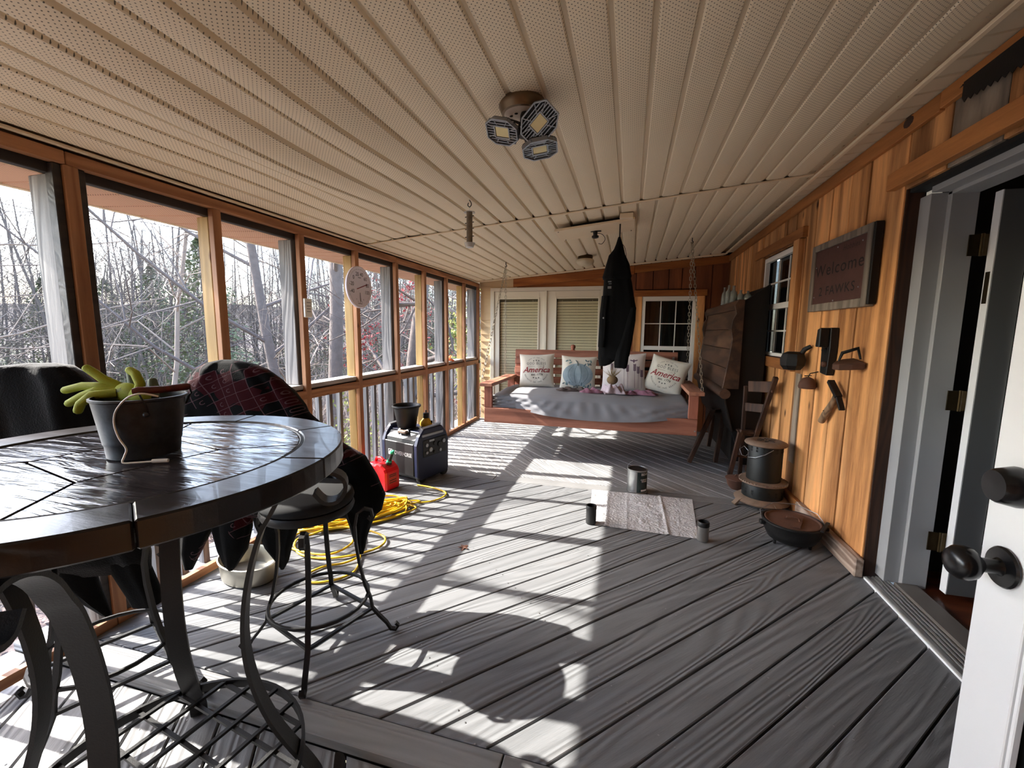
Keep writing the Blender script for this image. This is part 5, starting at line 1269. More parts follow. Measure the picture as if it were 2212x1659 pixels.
for i, (x, y, s_) in enumerate(((1.01,5.36,1.0),(1.02,5.20,1.05),(1.04,5.06,.95),(1.07,5.22,.85),(1.10,5.02,.7),(1.14,4.9,.6))):
    b = thing('glass_bottle', ['clear glass bottle at the far end of the row on the settle', 'tall clear bottle second from the far end of the row on the settle', 'clear bottle third along the row on top of the settle', 'shorter bottle standing behind the row on top of the settle', 'small bottle near the close end of the settle top', 'lowest jar at the close end of the settle top'][i], 'bottle', (x, y, 1.706), group='bottles on top of the settle')
    MB().lathe([(0,0),(.030,0),(.034,.006),(.034,.11*s_),(.028,.135*s_),(.014,.155*s_),(.012,.19*s_),(.015,.192*s_),(.015,.20*s_),(.010,.20*s_),(.010,.16*s_),(.03,.12*s_),(.030,.008),(0,.008)], 20, close=False).build('body', m_bot, b, smooth=40)

# ------------------------------------------------------------------ wall hung things
m_rustpl = plain('rusty_plate', srgb(84,54,48), .7, .3, var=.3, vs=12, bmp=.25); m_frm = wood('grey_barn_frame', srgb(92,82,72), srgb(140,128,114), 'z', rings=12, bmp=.3)
sg = thing('welcome_sign', 'rusty metal welcome sign in a grey barn-wood frame on the plank wall', 'sign', (0,0,0))
SY0, SY1, SZ0, SZ1 = 2.945, 3.715, 1.56, 2.03
def wb2(nm, y0, y1, z0, z1, o0, o1, mat, par, bev=.003): return wbox(MB(), y0, y1, z0, z1, o0, o1).build(nm, mat, par, bev=bev)
wb2('backing_box', SY0+.01, SY1-.01, SZ0+.01, SZ1-.01, .008, .032, m_olddk, sg)
for (a, b, c, d) in ((SY0, SY0+.05, SZ0, SZ1), (SY1-.05, SY1, SZ0, SZ1), (SY0+.05, SY1-.05, SZ1-.045, SZ1), (SY0+.05, SY1-.05, SZ0, SZ0+.05)): wb2('frame_board', a, b, c, d, .004, .05, m_frm, sg)
wb2('side_shadow_board', SY0-.022, SY0-.001, SZ0+.01, SZ1-.0, .004, .045, m_olddk, sg)
wb2('plate', SY0+.051, SY1-.051, SZ0+.051, SZ1-.046, .033, .040, m_rustpl, sg, 0)
def onwall(yc, zc, off, sy=1, sz=1): return lambda x, y, z: (wx(yc-x*sy)-off-z, yc-x*sy, zc+y*sz)
m_cut = plain('punched_letters', srgb(14,9,8), .8)
for txt, s_, zc in (('Welcome', .115, 1.835), ('2 FAWKS', .085, 1.69)):
    t = text_mb(txt, s_, 0, 1.15); t.xf(onwall((SY0+SY1)/2, zc, .0415, 1.25, 1)); t.build('lettering', m_cut, sg)
t = text_mb('Hobbies', .05, .2, 1.1); t.xf(onwall((SY0+SY1)/2-.15, 1.945, .0412, 1.1)); t.build('lettering', plain('faint_letters', srgb(44,28,26), .8), sg)
for (y, z) in ((3.35,1.965),(3.05,1.95),(3.64,1.87),(3.05,1.68),(3.64,1.66),(3.35,1.62)): MB().ball((wx(y)-.041, y, z), .005, 8, 6).build('screw', m_silver, sg)
# old irons, plane, bell and hammer
def hung(name, label, cat): return thing(name, label, cat, (0,0,0), group=None)
h1 = hung('sad_iron', 'round black antique iron hung tip down, leftmost of the old tools', 'iron')
y, z = 3.80, 1.20; X_ = wx(y)
MB().lathe([(0,-.085),(.06,-.078),(.085,-.045),(.09,.0),(.075,.045),(.045,.06),(0,.062)], 8, (X_-.10, y-.05, z), close=False).build('body', m_iron, h1, smooth=25)
MB().tube([(X_-.06,y-.07,z+.03),(X_-.045,y-.10,z+.08),(X_-.012,y-.12,z+.105)], [.016,.018,.015], 10).build('handle', m_cast, h1, smooth=60)
MB().tube([(X_+.0,y-.10,z+.10),(X_-.02,y-.10,z+.10)], .004, 6).build('nail', m_iron, h1)
h2 = hung('wood_plane', 'black hand plane hung upright with wooden knob at the bottom', 'plane')
y = 3.36; X_ = wx(y)
MB().prism([(-.06,-.16),(.04,-.17),(.06,.0),(.055,.15),(.0,.15),(-.07,.06)], .004, .05, lambda a, b, h: (X_-h, y-a, 1.29+b)).build('sole', m_iron, h2, bev=.003, fixn=True)
MB().prism([(-.015,.02),(.045,.02),(.045,.15),(.0,.14)], .05, .11, lambda a, b, h: (X_-h, y-a, 1.29+b)).build('handle', m_iron, h2, bev=.006, fixn=True)
MB().tube([(X_-.035,y,1.27),(X_-.06,y,1.30)], .02, 8).build('frog', m_iron, h2)
MB().lathe([(0,.075),(.016,.072),(.021,.06),(.018,.045),(.010,.035)], 16, (0,0,0), ax='x', close=False).xf(lambda a, b, c: (X_-a, y-.02+b, 1.195+c)).build('knob', m_rust, h2, smooth=50)
h3 = hung('sad_iron', 'boat-shaped antique flat iron with arched handle, rightmost of the old tools', 'iron')
y = 3.02; X_ = wx(y)
MB().prism([(.004,-.075),(.07,-.07),(.12,-.035),(.155,.02),(.13,.05),(.07,.07),(.004,.075)], -.02, .018, lambda a, b, h: (X_-a, y-b, 1.225+h+a*.12*-1+b*-.15)).build('body', m_rust, h3, bev=.006, fixn=True)
MB().tube([(X_-.115,y,1.235),(X_-.10,y-.0,1.285),(X_-.03,y-.02,1.315),(X_-.012,y-.02,1.25)], [.006,.011,.012,.006], 8).build('handle', m_iron, h3, smooth=60)
h4 = hung('small_bell', 'little rusty cup-shaped bell on a nail below the leftmost iron', 'bell')
y = 3.56; X_ = wx(y)
MB().lathe([(0,-.045),(.052,-.045),(.058,-.03),(.052,.0),(.035,.028),(.012,.04),(0,.04)], 20, (X_-.062, y, 1.045), close=False).build('cup', m_rust, h4, smooth=45)
MB().tube([(X_-.062,y,1.08),(X_-.05,y,1.11),(X_-.0,y,1.125)], .004, 6).tube([(X_-.085,y+.0,1.092),(X_-.04,y,1.095)], .004, 6).build('stem', m_iron, h4)
h5 = hung('old_hammer', 'old hammer with thick wooden handle hanging slanted below the irons', 'hammer')
X_ = wx(3.2)
MB().tube([(X_-.045,3.17,1.02),(X_-.035,3.22,.955),(X_-.04,3.30,.86),(X_-.04,3.355,.80)], [.011,.019,.023,.021], 12).build('handle', wood('old_handle', srgb(84,64,46), srgb(134,106,80), 'z', bmp=.2), h5, smooth=50)
MB().bar((X_-.05,3.25,1.09),(X_-.045,3.13,1.0),.026,.04,(1,0,0)).bar((X_-.045,3.13,1.0),(X_-.04,3.08,.925),.014,.034,(1,0,0)).build('head', m_iron, h5, bev=.003)
MB().tube([(X_,3.29,.90),(X_-.065,3.28,.885)], .003, 6).build('nail', m_iron, h5)
hs = hung('hand_saw', 'black rusty hand saw blade lying along the board above the doorway', 'saw')
pts = [(2.40,2.470),(1.50,2.485),(1.50,2.34)]; n_ = 26
pts += [p for i in range(n_) for p in ((1.50+.9*i/n_+.0, 2.34+.058*i/n_-.0), (1.50+.9*(i+.5)/n_, 2.34+.058*i/n_-.014))]
pts += [(2.40,2.405)]
MB().prism(pts, .030, .033, lambda a, b, h: (wx(a)-h, a, b)).build('blade', m_iron, hs)
MB().tube([(wx(2.46)-.02,2.46,2.455),(wx(2.40)-.034,2.40,2.46)], .003, 6).build('nail', m_iron, hs)

# thermometer, switch box, small hanging things on the screened side
th_ = thing('wall_thermometer', 'round white dial thermometer on a stud of the screened side', 'thermometer', (-2.262, 3.245, 1.76))
th_.rotation_euler = (0,0,0)
MB().lathe([(0,-.018),(.165,-.018),(.176,-.008),(.177,.004),(.170,.010),(.163,.006),(0,.004)], 56, ax='x', close=False).build('dial', plain('white_dial', srgb(222,214,224), .5, var=.03), th_, smooth=40)
def ond(x, y, z): return (.0062, -x, y)
def ond(x, y, z): return (.0062, x, y)
for k, txt in enumerate(('-40','-20','0','20','40','60','80','100')):
    a = radians(200-31.5*k); t = text_mb(txt, .046); cx_, cy_ = .112*cos(a), .112*sin(a)
    t.v = [(x+cx_, y+cy_, 0) for x, y, z in t.v]; t.xf(ond).build('numeral', m_ink, th_)
tk = MB()
for k in range(57):
    a = radians(232-5.05*k); r0, r1 = .146, .153 if k % 5 else .157
    c, s_ = cos(a), sin(a); w2_ = .0012
    tk.add([ond(r0*c-w2_*s_, r0*s_+w2_*c, 0), ond(r1*c-w2_*s_, r1*s_+w2_*c, 0), ond(r1*c+w2_*s_, r1*s_-w2_*c, 0), ond(r0*c+w2_*s_, r0*s_-w2_*c, 0)], [(0,3,2,1)])
tk.build('tick_marks', m_ink, th_)
MB().add([ond(-.045,-.014,0),ond(-.042,-.020,0),ond(.105,.028,0),ond(.102,.034,0)], [(0,1,2,3)]).xf(lambda x, y, z: (x+.002, y, z)).build('needle', m_redink, th_)
MB().add([ond(-.003,-.045,0),ond(.003,-.045,0),ond(.012,-.125,0),ond(.002,-.12,0)], [(0,1,2,3)]).xf(lambda x, y, z: (x+.002, y, z)).build('needle', m_greyink, th_)
for (x0, y0, w3) in ((-.02,.078,.04),(-.03,-.14,.06)): MB().add([ond(x0,y0,0),ond(x0+w3,y0,0),ond(x0+w3,y0+.004,0),ond(x0,y0+.004,0)], [(0,1,2,3)]).build('small_print', m_greyink, th_)
for k in range(5):
    a = radians(200+35*k); t = text_mb(str(k*2), .018); t.v = [(x+.052*cos(a), y-.088+.042*sin(a), 0) for x, y, z in t.v]; t.xf(ond).build('numeral', m_greyink, th_)
tg = thing('sensor_tag', 'small white paper tag box fixed to the stud left of the thermometer', 'tag', (-2.275, 2.635, 1.545))
MB().box(-.012, .010, -.035, .035, -.06, .075).build('body', m_vinylw, tg, bev=.003)
for z in (-.02, 0, .02, .045): MB().box(.0101, .0106, -.02, .02, z, z+.004).build('small_print', m_greyink, tg)
bh = thing('hanging_chime', 'small dark wooden chime hanging under the overhang by the far corner', 'ornament', (-2.52, 5.62, 1.80))
MB().lathe([(0,-.05),(.045,-.05),(.04,.0),(.022,.06),(0,.075)], 10, close=False).build('bell', m_rust, bh, rot=(0,.35,0))
MB().tube([(0,0,.06),(.01,0,.27)], .002, 5).build('string', m_iron, bh)
bl_ = thing('hanging_lantern', 'small black lantern hung outside the balusters behind the plastic bucket', 'lantern', (-2.50, 4.30, .80))
MB().lathe([(0,-.075),(.014,-.07),(.03,-.03),(.032,.01),(.022,.02),(.022,.06),(0,.065)], 12, close=False).build('body', m_blk, bl_)
MB().tube([(0,0,.06),(.0,0,.18)], .003, 5).tube([(0,0,-.07),(0,0,-.75)], .003, 5).build('rod', m_iron, bl_)

# ------------------------------------------------------------------ ceiling hung things
m_bronze = plain('aged_bronze', srgb(112,94,72), .35, .7, var=.25, vs=12); m_basewhite = plain('pitted_white_enamel', srgb(190,176,160), .5, var=.25, vs=30)
cl = thing('ceiling_light', 'three-panel folding work light screwed into the near ceiling fixture', 'light', (-.468, 1.83, 2.318))
MB().lathe([(0,.02),(.092,.02),(.098,.012),(.099,.002),(.094,-.008),(.090,-.02),(.086,-.028),(.075,-.030)], 44, close=False).build('base', m_bronze, cl, smooth=40)
MB().lathe([(.078,-.029),(.06,-.036),(.03,-.045),(0,-.047)], 40, close=False).build('reflector', m_basewhite, cl, smooth=50)
for (x, y) in ((-.04,-.03),(-.05,.0),(-.015,-.045),(.0,-.01),(.02,.03)): MB().ball((x,y,-.043), .006, 8, 5, (1.3,.8,.5)).build('slot', m_black, cl)
MB().lathe([(.017,-.04),(.020,-.05),(.022,-.085),(.030,-.09),(.034,-.11),(.028,-.13),(0,-.135)], 20, (.02,-.035,0), close=False).build('socket', m_blk, cl, smooth=40)
m_ledd = plain('dark_alloy', srgb(22,23,26), .5, .4)
m_ledg = plain('grey_cast_alloy', srgb(150,154,160), .4, .6, var=.1); m_led = plain('led_face', srgb(228,214,160), .4)
def ledpanel(c, nrm, up, L=.135, W2=.105):
    nrm = Vector(nrm).normalized(); up = Vector(up); up = (up-nrm*up.dot(nrm)).normalized(); sd = up.cross(nrm); c = Vector(c)
    F = lambda x, y, h: c+sd*x+up*y+nrm*h
    p = D.objects.new('light_panel', None); COL.objects.link(p); p.parent = cl
    hx = [(-.5*W2,-.22*L),(-.22*W2,-.5*L),(.22*W2,-.5*L),(.5*W2,-.22*L),(.5*W2,.25*L),(.28*W2,.5*L),(-.28*W2,.5*L),(-.5*W2,.25*L)]
    MB().prism(hx, -.014, -.004, F).build('back_plate', m_ledd, p, bev=.003, fixn=True)
    rm = MB()
    for i in range(8):
        a, b = hx[i], hx[(i+1) % 8]; rm.bar(F(*a, .004), F(*b, .004), .005, .018, nrm)
    rm.build('rim', m_ledg, p)
    MB().prism([(-.020,-.028),(.020,-.028),(.020,.028),(-.020,.028)], -.003, .008, F).build('led_face', m_led, p, fixn=True)
    fm = MB()
    for a, b in (((-.024,-.032),(.024,-.032)),((.024,-.032),(.024,.032)),((.024,.032),(-.024,.032)),((-.024,.032),(-.024,-.032))): fm.bar(F(*a,.004),F(*b,.004),.005,.014,nrm)
    for i in range(8): 
        a = hx[i]; k_ = .45; fm.bar(F(a[0]*k_, a[1]*k_, .003), F(a[0], a[1], .003), .003, .012, nrm)
    for k_ in range(-4, 5):
        x = k_*.011
        if abs(x) > .024: fm.bar(F(x,-.40*L,.002), F(x,.40*L,.002), .0035, .012, nrm)
        else: fm.bar(F(x,-.48*L,.002), F(x,-.034,.002), .0035, .012, nrm); fm.bar(F(x,.034,.002), F(x,.48*L,.002), .0035, .012, nrm)
    fm.build('fin', m_ledg, p)
ledpanel((-.07,-.05,-.105), (-.25,-.55,-.8), (-.75,.1,.28))
ledpanel((.085,-.07,-.10), (.1,-.80,-.60), (.75,-.25,.60), .15, .12)
ledpanel((.075,.0,-.165), (.2,-.25,-1), (1,.1,-.05), .14, .11)
MB().tube([(.02,-.035,-.11),(-.03,-.045,-.12)], .012, 8).tube([(.02,-.035,-.11),(.06,-.04,-.12)], .012, 8).tube([(.02,-.035,-.12),(.04,.0,-.17)], .012, 8).build('hinge_arm', m_blk, cl)
MB().tube(smoothpath([(-.055,-.055,-.06),(-.045,-.075,-.075),(-.01,-.07,-.085),(.015,-.05,-.09)], 5), .005, 6).build('wire', m_blk, cl, smooth=60)
MB().tube([(.085,.02,-.03),(.095,.0,-.06),(.09,-.015,-.09)], .006, 6).ball((.10,-.005,-.075), .012).build('wire_nut', m_blk, cl)
dl = thing('dome_light', 'small frosted dome ceiling light with brass collar near the far doors', 'light', (-.555, 5.27, cz(-.555,5.27)))
MB().lathe([(0,.01),(.085,.01),(.088,0),(.088,-.028),(.080,-.034)], 32, close=False).build('collar', m_brass, dl, smooth=40)
MB().lathe([(.080,-.030),(.100,-.042),(.106,-.06),(.098,-.085),(.07,-.105),(.03,-.116),(0,-.118)], 36, close=False).build('globe', plain('frosted_glass', srgb(196,184,156), .3, var=.04), dl, smooth=60)
cp_ = thing('ceiling_plate', 'cream rectangular board with black fan bracket screwed under the mid ceiling', 'plate', (-.33, 3.90, 0))
zc_ = lambda x, y: cz(x-.33, y+3.90)
vs = [(x, y, zc_(x, y)-dz) for dz in (.055, .035) for x, y in ((-.33,-.19),(.33,-.19),(.33,.19),(-.33,.19))]
MB().add(vs, [(0,3,2,1),(4,5,6,7),(0,1,5,4),(1,2,6,5),(2,3,7,6),(3,0,4,7)]).build('board', m_jtrim, cp_, bev=.003)
vs = [(x, y, zc_(x, y)-dz) for dz in (.034, .008) for x, y in ((-.20,-.13),(.26,-.13),(.26,.15),(-.20,.15))]
MB().add(vs, [(0,3,2,1),(4,5,6,7),(0,1,5,4),(1,2,6,5),(2,3,7,6),(3,0,4,7)]).build('shadow_gap', m_black, cp_)  # black block stands in for the shadow in the gap above the board
MB().box(.21,.315,-.24,-.17,zc_(.26,-.2)-.045,zc_(.26,-.2)-.005).build('junction_box', m_jtrim, cp_, bev=.003)
zb = zc_(0,0)-.055
MB().lathe([(0,0),(.02,0),(.018,-.035),(.03,-.04),(.03,-.055),(.012,-.062),(0,-.063)], 14, (.0,.0,zb), close=False).bar((-.04,0,zb-.002),(.05,0,zb-.002),.03,.006).build('bracket', m_blk, cp_, smooth=30)
MB().tube(smoothpath([(.02,0,zb-.02),(.06,0,zb-.03),(.085,-.0,zb-.07),(.06,0,zb-.11),(.03,0,zb-.105)], 5), .0025, 6).build('wire', m_iron, cp_, smooth=60)
for (x, y) in ((-.30,-.16),(-.28,.16),(.30,.16)): MB().ball((x,y,zc_(x,y)-.0555), .005, 6, 4).build('screw', m_iron, cp_)
jh = thing('hooded_jacket', 'black hooded jacket hanging by its loop from the ceiling before the swing', 'jacket', (0,0,0))
pJ = lambda x, z: (x, 3.78, z); nJ = Vector((.25,-.968,0))
m_jk = fleece('black_jacket_cloth', (.002,.002,.0025), .0)
loft([(2.185,-.130,-.112,.012),(2.13,-.145,-.096,.03),(2.09,-.160,-.085,.045),(2.04,-.20,-.072,.06),(1.955,-.222,-.032,.075),(1.90,-.236,-.022,.08),(1.862,-.246,-.012,.085),(1.84,-.240,-.018,.08)], pJ, nJ, 40, .08, 1, .8, 5).build('hood', m_jk, jh, smooth=60)
loft([(1.865,-.232,-.022,.07),(1.80,-.234,-.006,.085),(1.70,-.238,.012,.09),(1.60,-.246,.034,.09),(1.50,-.253,.035,.085),(1.33,-.260,.016,.08),(1.20,-.262,-.002,.07),(1.16,-.262,-.02,.05)], pJ, nJ, 44, .06, 2, .8, 6).build('body', m_jk, jh, smooth=60)
loft([(1.22,-.262,-.11,.06),(1.15,-.258,-.125,.05),(1.12,-.252,-.16,.04),(1.105,-.248,-.20,.03)], pJ, nJ, 24, .06, 3, .8, 5).build('hem', m_jk, jh, smooth=60)
loft([(1.60,-.02,.036,.05),(1.40,-.07,.022,.055),(1.22,-.118,-.004,.055),(1.13,-.122,-.012,.05),(1.095,-.118,-.022,.045)], lambda x, z: (x, 3.73, z), nJ, 28, .08, 6, .9, 4).build('sleeve', m_jk, jh, smooth=60)
loft([(1.70,-.245,-.19,.04),(1.55,-.256,-.20,.045),(1.40,-.259,-.20,.045),(1.27,-.262,-.21,.04)], lambda x, z: (x, 3.73, z), nJ, 24, .08, 7, .9, 4).build('sleeve', m_jk, jh, smooth=60)
MB().strap([(-.118,3.78,2.31),(-.118,3.78,2.17)], .012, .004, (1,0,0)).build('hanging_loop', m_blk, jh)
MB().strap(smoothpath([(-.10,3.77,2.13),(-.075,3.77,2.10),(-.06,3.77,2.04),(-.066,3.77,2.015),(-.09,3.77,2.02)], 4), .008, .004, (0,1,0)).build('cord_lock', plain('plum_cord', srgb(70,30,44), .7), jh)
for (x, z, w3, h3_) in ((-.182,1.812,.028,.010),(-.178,1.795,.024,.006),(-.182,1.765,.03,.020)): MB().add([(x-w3/2,3.78-.094,z-h3_/2),(x+w3/2,3.78-.099,z-h3_/2),(x+w3/2,3.78-.099,z+h3_/2),(x-w3/2,3.78-.094,z+h3_/2)], [(0,1,2,3)]).build('chest_logo', plain('faded_logo', srgb(96,98,100), .7) if 'faded_logo' not in D.materials else D.materials['faded_logo'], jh)
MB().ball((-.222,3.692,1.515), .008, 10, 6).build('zip_pull', m_silver, jh)
fd = thing('bird_feeder', 'slim clear tube bird feeder hanging empty from the ceiling', 'feeder', (-1.068, 2.775, 0))
zc0 = cz(-1.068, 2.775)
MB().tube(smoothpath([(0,0,zc0),(.012,0,zc0-.02),(.012,0,zc0-.035),(0,0,zc0-.045),(-.012,0,zc0-.032),(-.006,0,zc0-.018)], 4), .003, 6).build('hook', m_iron, fd, smooth=60)
MB().tube([(0,0,zc0-.045),(0,0,zc0-.075)], .0012, 4).build('wire', m_silver, fd)
MB().lathe([(.020,1.985),(.020,2.185)], 18, close=False).build('tube', plain('seed_dust_tube', srgb(112,100,84), .4, var=.6, vs=40), fd, smooth=40)
m_clear = glass_mat('clear_plastic', (.6,.6,.6), .45, .1)
MB().lathe([(0,2.19),(.036,2.186),(.038,2.18),(.0,2.182)], 20, close=False).build('cap', m_clear, fd)
MB().lathe([(0,1.955),(.026,1.955),(.038,1.985),(.036,1.985),(.024,1.96),(0,1.96)], 20, close=False).build('tray', m_clear, fd)
for z in (2.02, 2.07, 2.11, 2.15): MB().tube([(-.028,-.01,z),(.028,.01,z+.012)], .003, 5).build('perch', m_iron, fd)
# ================================================================== OUTDOORS
m_bark = plain('grey_bark', srgb(92,80,74), .9, var=.4, vs=9, bmp=.5, bs_=30, bd=.02)
m_bark2 = plain('pale_twig_bark', srgb(126,110,98), .9, var=.35, vs=6)
m_barkfar = plain('hazy_far_bark', srgb(86,76,70), .9, var=.3, vs=3)
m_needle = plain('pine_needles', srgb(84,90,62), .8, var=.45, vs=2)
m_redleaf = plain('red_oak_leaves', srgb(140,44,44), .8, var=.35, vs=4)
m_yelleaf = plain('yellow_green_leaves', srgb(130,134,60), .8, var=.35, vs=3)
def ground_mat():
    m, nt, b = newmat('leaf_litter')
    v = coords(nt, rnd=False); n1 = noise(nt, v, .35, 4, .6); n2 = noise(nt, v, 9, 5, .7)
    c = ramp(nt, n2, [(.25, srgb(40,32,32)), (.5, srgb(78,64,62)), (.75, srgb(124,104,98))])
    c2 = ramp(nt, n2, [(.25, srgb(40,42,30)), (.7, srgb(92,92,66))])
    nt.links.new(mixc(nt, ramp(nt, n1, [(.45, 0.0), (.62, 1.0)]), c, c2), b.inputs['Base Color']); b.inputs['Roughness'].default_value = .95
    bump(nt, b, n2, .8, .05); return m
def gz(x, y):
    d = max(0, -x-2.6); r = sqrt(x*x+y*y)
    return -1.25-.07*min(d, 14)+.10*mno.noise(Vector((x*.3, y*.3, 0)))+ (max(0, r-34)*.10)
def gf(u, v):
    x = 12-110*(u**1.0); y = -60+150*v; return (x, y, gz(x, y))
g = MB().grid(gf, 110, 110).build('ground', ground_mat(), smooth=180); tag(g, 'leaf-covered woodland ground falling away from the porch', kind='structure')

def treemesh(seed, H, r0, lv, n0=7, kids0=14, spread=.55, up=.35, start=.25, wob=.05, k1=6, k2=4, lean=(0,0), rmin=.0022):
    R = random.Random(seed); mb = MB()
    def grow(p, d, L, r, level, n):
        seg = 7 if level == 0 else 4 if level == 1 else 3; pts = [Vector(p)]; rs = [r]; dd = Vector(d).normalized(); q = Vector(p)
        for i in range(seg):
            dd = (dd+Vector((R.gauss(0,1),R.gauss(0,1),R.gauss(0,1)))*wob*(1+level*1.6)+Vector((0,0,up*.10*level))).normalized()
            q = q+dd*L/seg; pts.append(q.copy()); rs.append(r*(1-.72*(i+1)/seg) if level else r*(1-.6*(i+1)/seg))
        mb.tube(pts, rs, max(3, n), cap=False)
        if level >= lv: return
        cnt = kids0 if level == 0 else (k1 if level == 1 else k2)
        for c in range(cnt):
            t = start+(1-start)*(c+R.random())/cnt if level == 0 else .2+.8*(c+R.random())/cnt
            f = t*seg; i = min(seg-1, int(f)); bp_ = pts[i].lerp(pts[i+1], f-i); br = rs[i]+(rs[i+1]-rs[i])*(f-i)
            t_ = (pts[i+1]-pts[i]).normalized(); a = R.uniform(0, 2*pi)
            s = t_.cross(Vector((0,0,1)) if abs(t_.z) < .9 else Vector((1,0,0))).normalized(); s2 = t_.cross(s)
            out = s*cos(a)+s2*sin(a)
            nd = (t_*(.55+R.uniform(-.15,.2))+out*(.9*spread*2)).normalized()
            ll = (L*(.50-.28*t)*R.uniform(.8,1.25) if level == 0 else L*(.55-.2*t)*R.uniform(.7,1.2))
            grow(bp_, nd, ll, max(rmin, br*(.42 if level == 0 else .55)), level+1, n-2)
    grow((0,0,-.3), (lean[0],lean[1],1), H+.3, r0, 0, n0); return mb
def trim_tree(mb, x, y, rz, s=1.0, lim=-3.1):
    c, q = cos(rz), sin(rz); bad = [x+s*(v[0]*c-v[1]*q) > lim for v in mb.v]
    mb.f = [f for f in mb.f if not any(bad[i] for i in f)]; used = sorted({i for f in mb.f for i in f}); mp_ = {o: n for n, o in enumerate(used)}
    mb.v = [mb.v[i] for i in used]; mb.f = [tuple(mp_[i] for i in f) for f in mb.f]; return mb
def tree_obj(name, label, group, x, y, mb, mat, rz=0, s=1.0, mesh=None):
    me = mesh or trim_tree(mb, x, y, rz, s).mesh(name, 60)
    if not me.materials: me.materials.append(mat)
    o = D.objects.new(name, me); COL.objects.link(o); o.location = (x, y, gz(x, y)); o.rotation_euler = (0,0,rz); o.scale = (s,s,s); tag(o, label, 'tree', group); return o
NG = None
# big trunks just outside
tree_obj('bare_tree', 'big grey leafless tree seen through the third screen bay from the stool', NG, -6.3, 6.7, treemesh(21, 11, .105, 3, 9, 18, .62, .1, .16, .05, 8, 5, (-.10,.06)), m_bark, rz=1.0)
tree_obj('bare_tree', 'thick straight trunk just right of the paper tag, behind the screens', NG, -5.7, 7.15, treemesh(22, 12, .15, 3, 9, 14, .55, .1, .30, .035, 7, 5, (.02,.02)), m_bark)
tree_obj('bare_tree', 'forked lichen-grey tree seen right of the dial thermometer', NG, -4.55, 8.1, treemesh(33, 9, .16, 3, 9, 14, .75, .2, .12, .07, 8, 5, (-.05,.02)), m_bark, rz=2)
tree_obj('bare_tree', 'small leaning tree in the last screen bays near the corner', NG, -4.2, 10.6, treemesh(34, 8, .09, 3, 7, 12, .7, .2, .15, .08, 7, 4, (.15,.02)), m_bark2)
for i, (x, y, sd, H_, lab) in enumerate(((-8.5, 2.6, 41, 8, 'dark branching tree at the far left edge of the view'), (-11.5, 4.4, 42, 10, 'slender bare tree in the second screen bay with arching boughs'), (-10.5, 7.4, 43, 9, 'crooked bare tree with low pale boughs in the second screen bay'), (-8.6, 9.6, 44, 8, 'pale crooked tree standing behind the two thick trunks'), (-15, 3.3, 46, 10, 'tall tree standing beyond the leftmost screen bay'))):
    tree_obj('bare_tree', lab, NG, x, y, treemesh(sd, H_, .065, 3, 7, 15, .7, .0, .15, .09, 8, 5), m_bark2 if i else m_bark, rz=i)
# forest: 4 meshes shared by many
vars_ = [treemesh(60+k, 1.0*11, .085, 3, 5, 15, .42, .5, .18, .05, 7, 5, rmin=.0058).mesh('forest_tree', 60) for k in range(4)]
for me in vars_: me.materials.append(m_barkfar)
RR = random.Random(17); cnt = 0
def polar(az, r): return (-r*sin(radians(az)), r*cos(radians(az)))
for i in range(290):
    az = RR.uniform(14, 74); r = 19+30*RR.random()**.8
    x, y = polar(az, r)
    s = RR.uniform(.55, 1.05)*(.54+.0105*r)
    tree_obj('forest_tree', 'leafless grey tree in the hazy woods far beyond the screens', 'bare trees of the far woods', x, y, None, None, RR.uniform(0,6.28), s, vars_[i % 4])
def pine(seed, H, R0, n=3600):
    R = random.Random(seed); mb = MB()
    for i in range(n):
        t = R.random()**1.3; z = H*(.12+.88*t); rr = R0*1.35*(1-t)**.7*R.uniform(.25,1.1)*(1+.25*sin(t*31)); a = R.uniform(0,2*pi)
        c = Vector((rr*cos(a), rr*sin(a), z+R.uniform(-.1,.1))); s = .15*R.uniform(.6,1.3)
        d = Vector((cos(a), sin(a), R.uniform(-.5,.3))).normalized(); w_ = d.cross(Vector((0,0,1))).normalized()*s*.28+Vector((0,0,R.uniform(-.07,.07)))
        mb.add([c-d*s*.5, c+w_*.9, c+d*s*.7, c-w_*.9+Vector((0,0,.03))], [(0,1,2),(0,2,3)])
    return mb
def pine_obj(lab, grp, x, y, me, tr, s, rz):
    o = thing('pine_tree', lab, 'tree', (x, y, gz(x, y)), rz, grp); o.scale = (s,s,s)
    c = D.objects.new('needles', me); COL.objects.link(c); c.parent = o; c['kind'] = 'stuff'
    c = D.objects.new('trunk', tr); COL.objects.link(c); c.parent = o
trm = MB().tube([(0,0,-.3),(0,0,4),(0,0,8.6)], [.13,.10,.02], 7).mesh('trunk', 60); trm.materials.append(m_bark)
pms = [pine(80+k, 9, 1.6, 3600).mesh('needles') for k in range(2)]
for me in pms: me.materials.append(m_needle)
RR = random.Random(5)
for i in range(34):
    az = RR.uniform(15, 72); r = RR.uniform(23, 40); x, y = polar(az, r)
    pine_obj('young green pine scattered among the bare far trees', 'pines in the far woods', x, y, pms[i % 2], trm, RR.uniform(.35,.70), RR.uniform(0,6))
x, y = polar(40.5+15.4-15.4, 24); pine_obj('largest green pine, behind the gap between grey tree and second screen bay', None, *polar(51, 19), pms[0], trm, .75, 1)
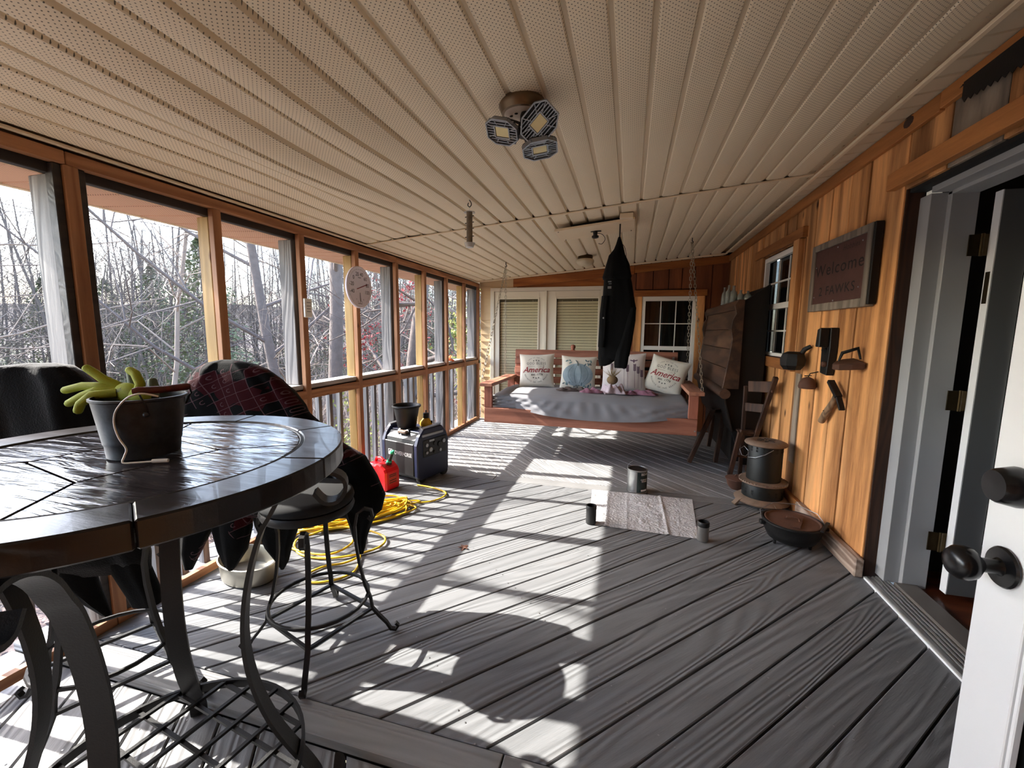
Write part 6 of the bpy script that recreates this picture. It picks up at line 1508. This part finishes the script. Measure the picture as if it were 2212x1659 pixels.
# leafy saplings
def sapling(name, lab, x, y, H_, spread, mat, seed, nleaf=1100, ls=.045):
    o = thing(name, lab, 'tree', (x, y, gz(x, y)))
    tm = treemesh(seed, H_, .04, 3, 6, 12, .8, .3, .12, .07, 5, 3); trim_tree(tm, x, y, 0); tm.build('branches', m_bark2, o)
    R = random.Random(seed); lm = MB(); pool = tm.v[int(len(tm.v)*.15):]
    for i in range(nleaf):
        p = Vector(R.choice(pool))+Vector((R.gauss(0,.06),R.gauss(0,.06),R.gauss(0,.06))); a = Vector((R.gauss(0,1),R.gauss(0,1),R.gauss(0,1))).normalized(); b = a.cross(Vector((R.random(),.3,R.random()))).normalized(); s = ls*R.uniform(.6,1.3)
        lm.add([p-a*s, p+b*s*.5, p+a*s, p-b*s*.5], [(0,1,2,3)])
    tag(lm.build('leaves', mat, o), kind='stuff'); return o
sapling('red_oak_sapling', 'sapling with red leaves seen under the dial thermometer', -5.3, 8.6, 3.6, 1, m_redleaf, 91, 900)
sapling('red_oak_sapling', 'redder taller sapling beyond the forked grey tree', -5.2, 10.9, 4.6, 1, m_redleaf, 92, 700)
sapling('leafy_sapling', 'yellow-green leafy bush outside the far corner of the rail', -3.6, 9.2, 2.8, 1, m_yelleaf, 93, 1300, .05)
sapling('leafy_sapling', 'low yellow-green bush outside below the rail, left of the generator', -3.9, 5.6, 1.5, 1, m_yelleaf, 94, 700, .04)
sapling('leafy_sapling', 'smaller yellowish bush behind the last grey post', -4.3, 12.2, 4.0, 1, m_yelleaf, 95, 1000, .06)
# brush and leaf litter
R = random.Random(3); bm_ = MB()
for i in range(15000):
    az = R.uniform(12, 78); r = 6+30*R.random()**.75; x, y = polar(az, r)
    if x > -3.4: continue
    p = Vector((x, y, gz(x, y)-.05)); L = R.uniform(.4,1.5)*(1+r*.03); d = Vector((R.gauss(0,.5),R.gauss(0,.5),1)).normalized(); q = p+d*L*.5; d2 = (d+Vector((R.gauss(0,.5),R.gauss(0,.5),-.1))).normalized()
    bm_.tube([p, q, q+d2*L*.5], [.006+r*.0003, .005+r*.0002, .002], 3, cap=False)
tag(bm_.build('undergrowth', m_bark2), 'tangle of pale dead brush covering the slope below the porch', 'brush', kind='stuff')
lm = MB()
for i in range(9000):
    x = -2.9-11*R.random()**1.4; y = R.uniform(-1, 13); s = R.uniform(.02,.05)
    a = R.uniform(0,6.28); p = Vector((x, y, gz(x, y)+R.uniform(.01,.05))); u_ = Vector((cos(a),sin(a),R.uniform(-.5,.5)))*s; v_ = Vector((-sin(a),cos(a),R.uniform(-.5,.5)))*s*.6
    lm.add([p-u_, p+v_, p+u_, p-v_], [(0,1,2,3)])
tag(lm.build('fallen_leaves', plain('pinkish_brown_leaf', srgb(140,106,94), .85, var=.5, vs=12)), 'pinkish brown fallen leaves strewn on the ground beside the deck', 'leaves', kind='stuff')
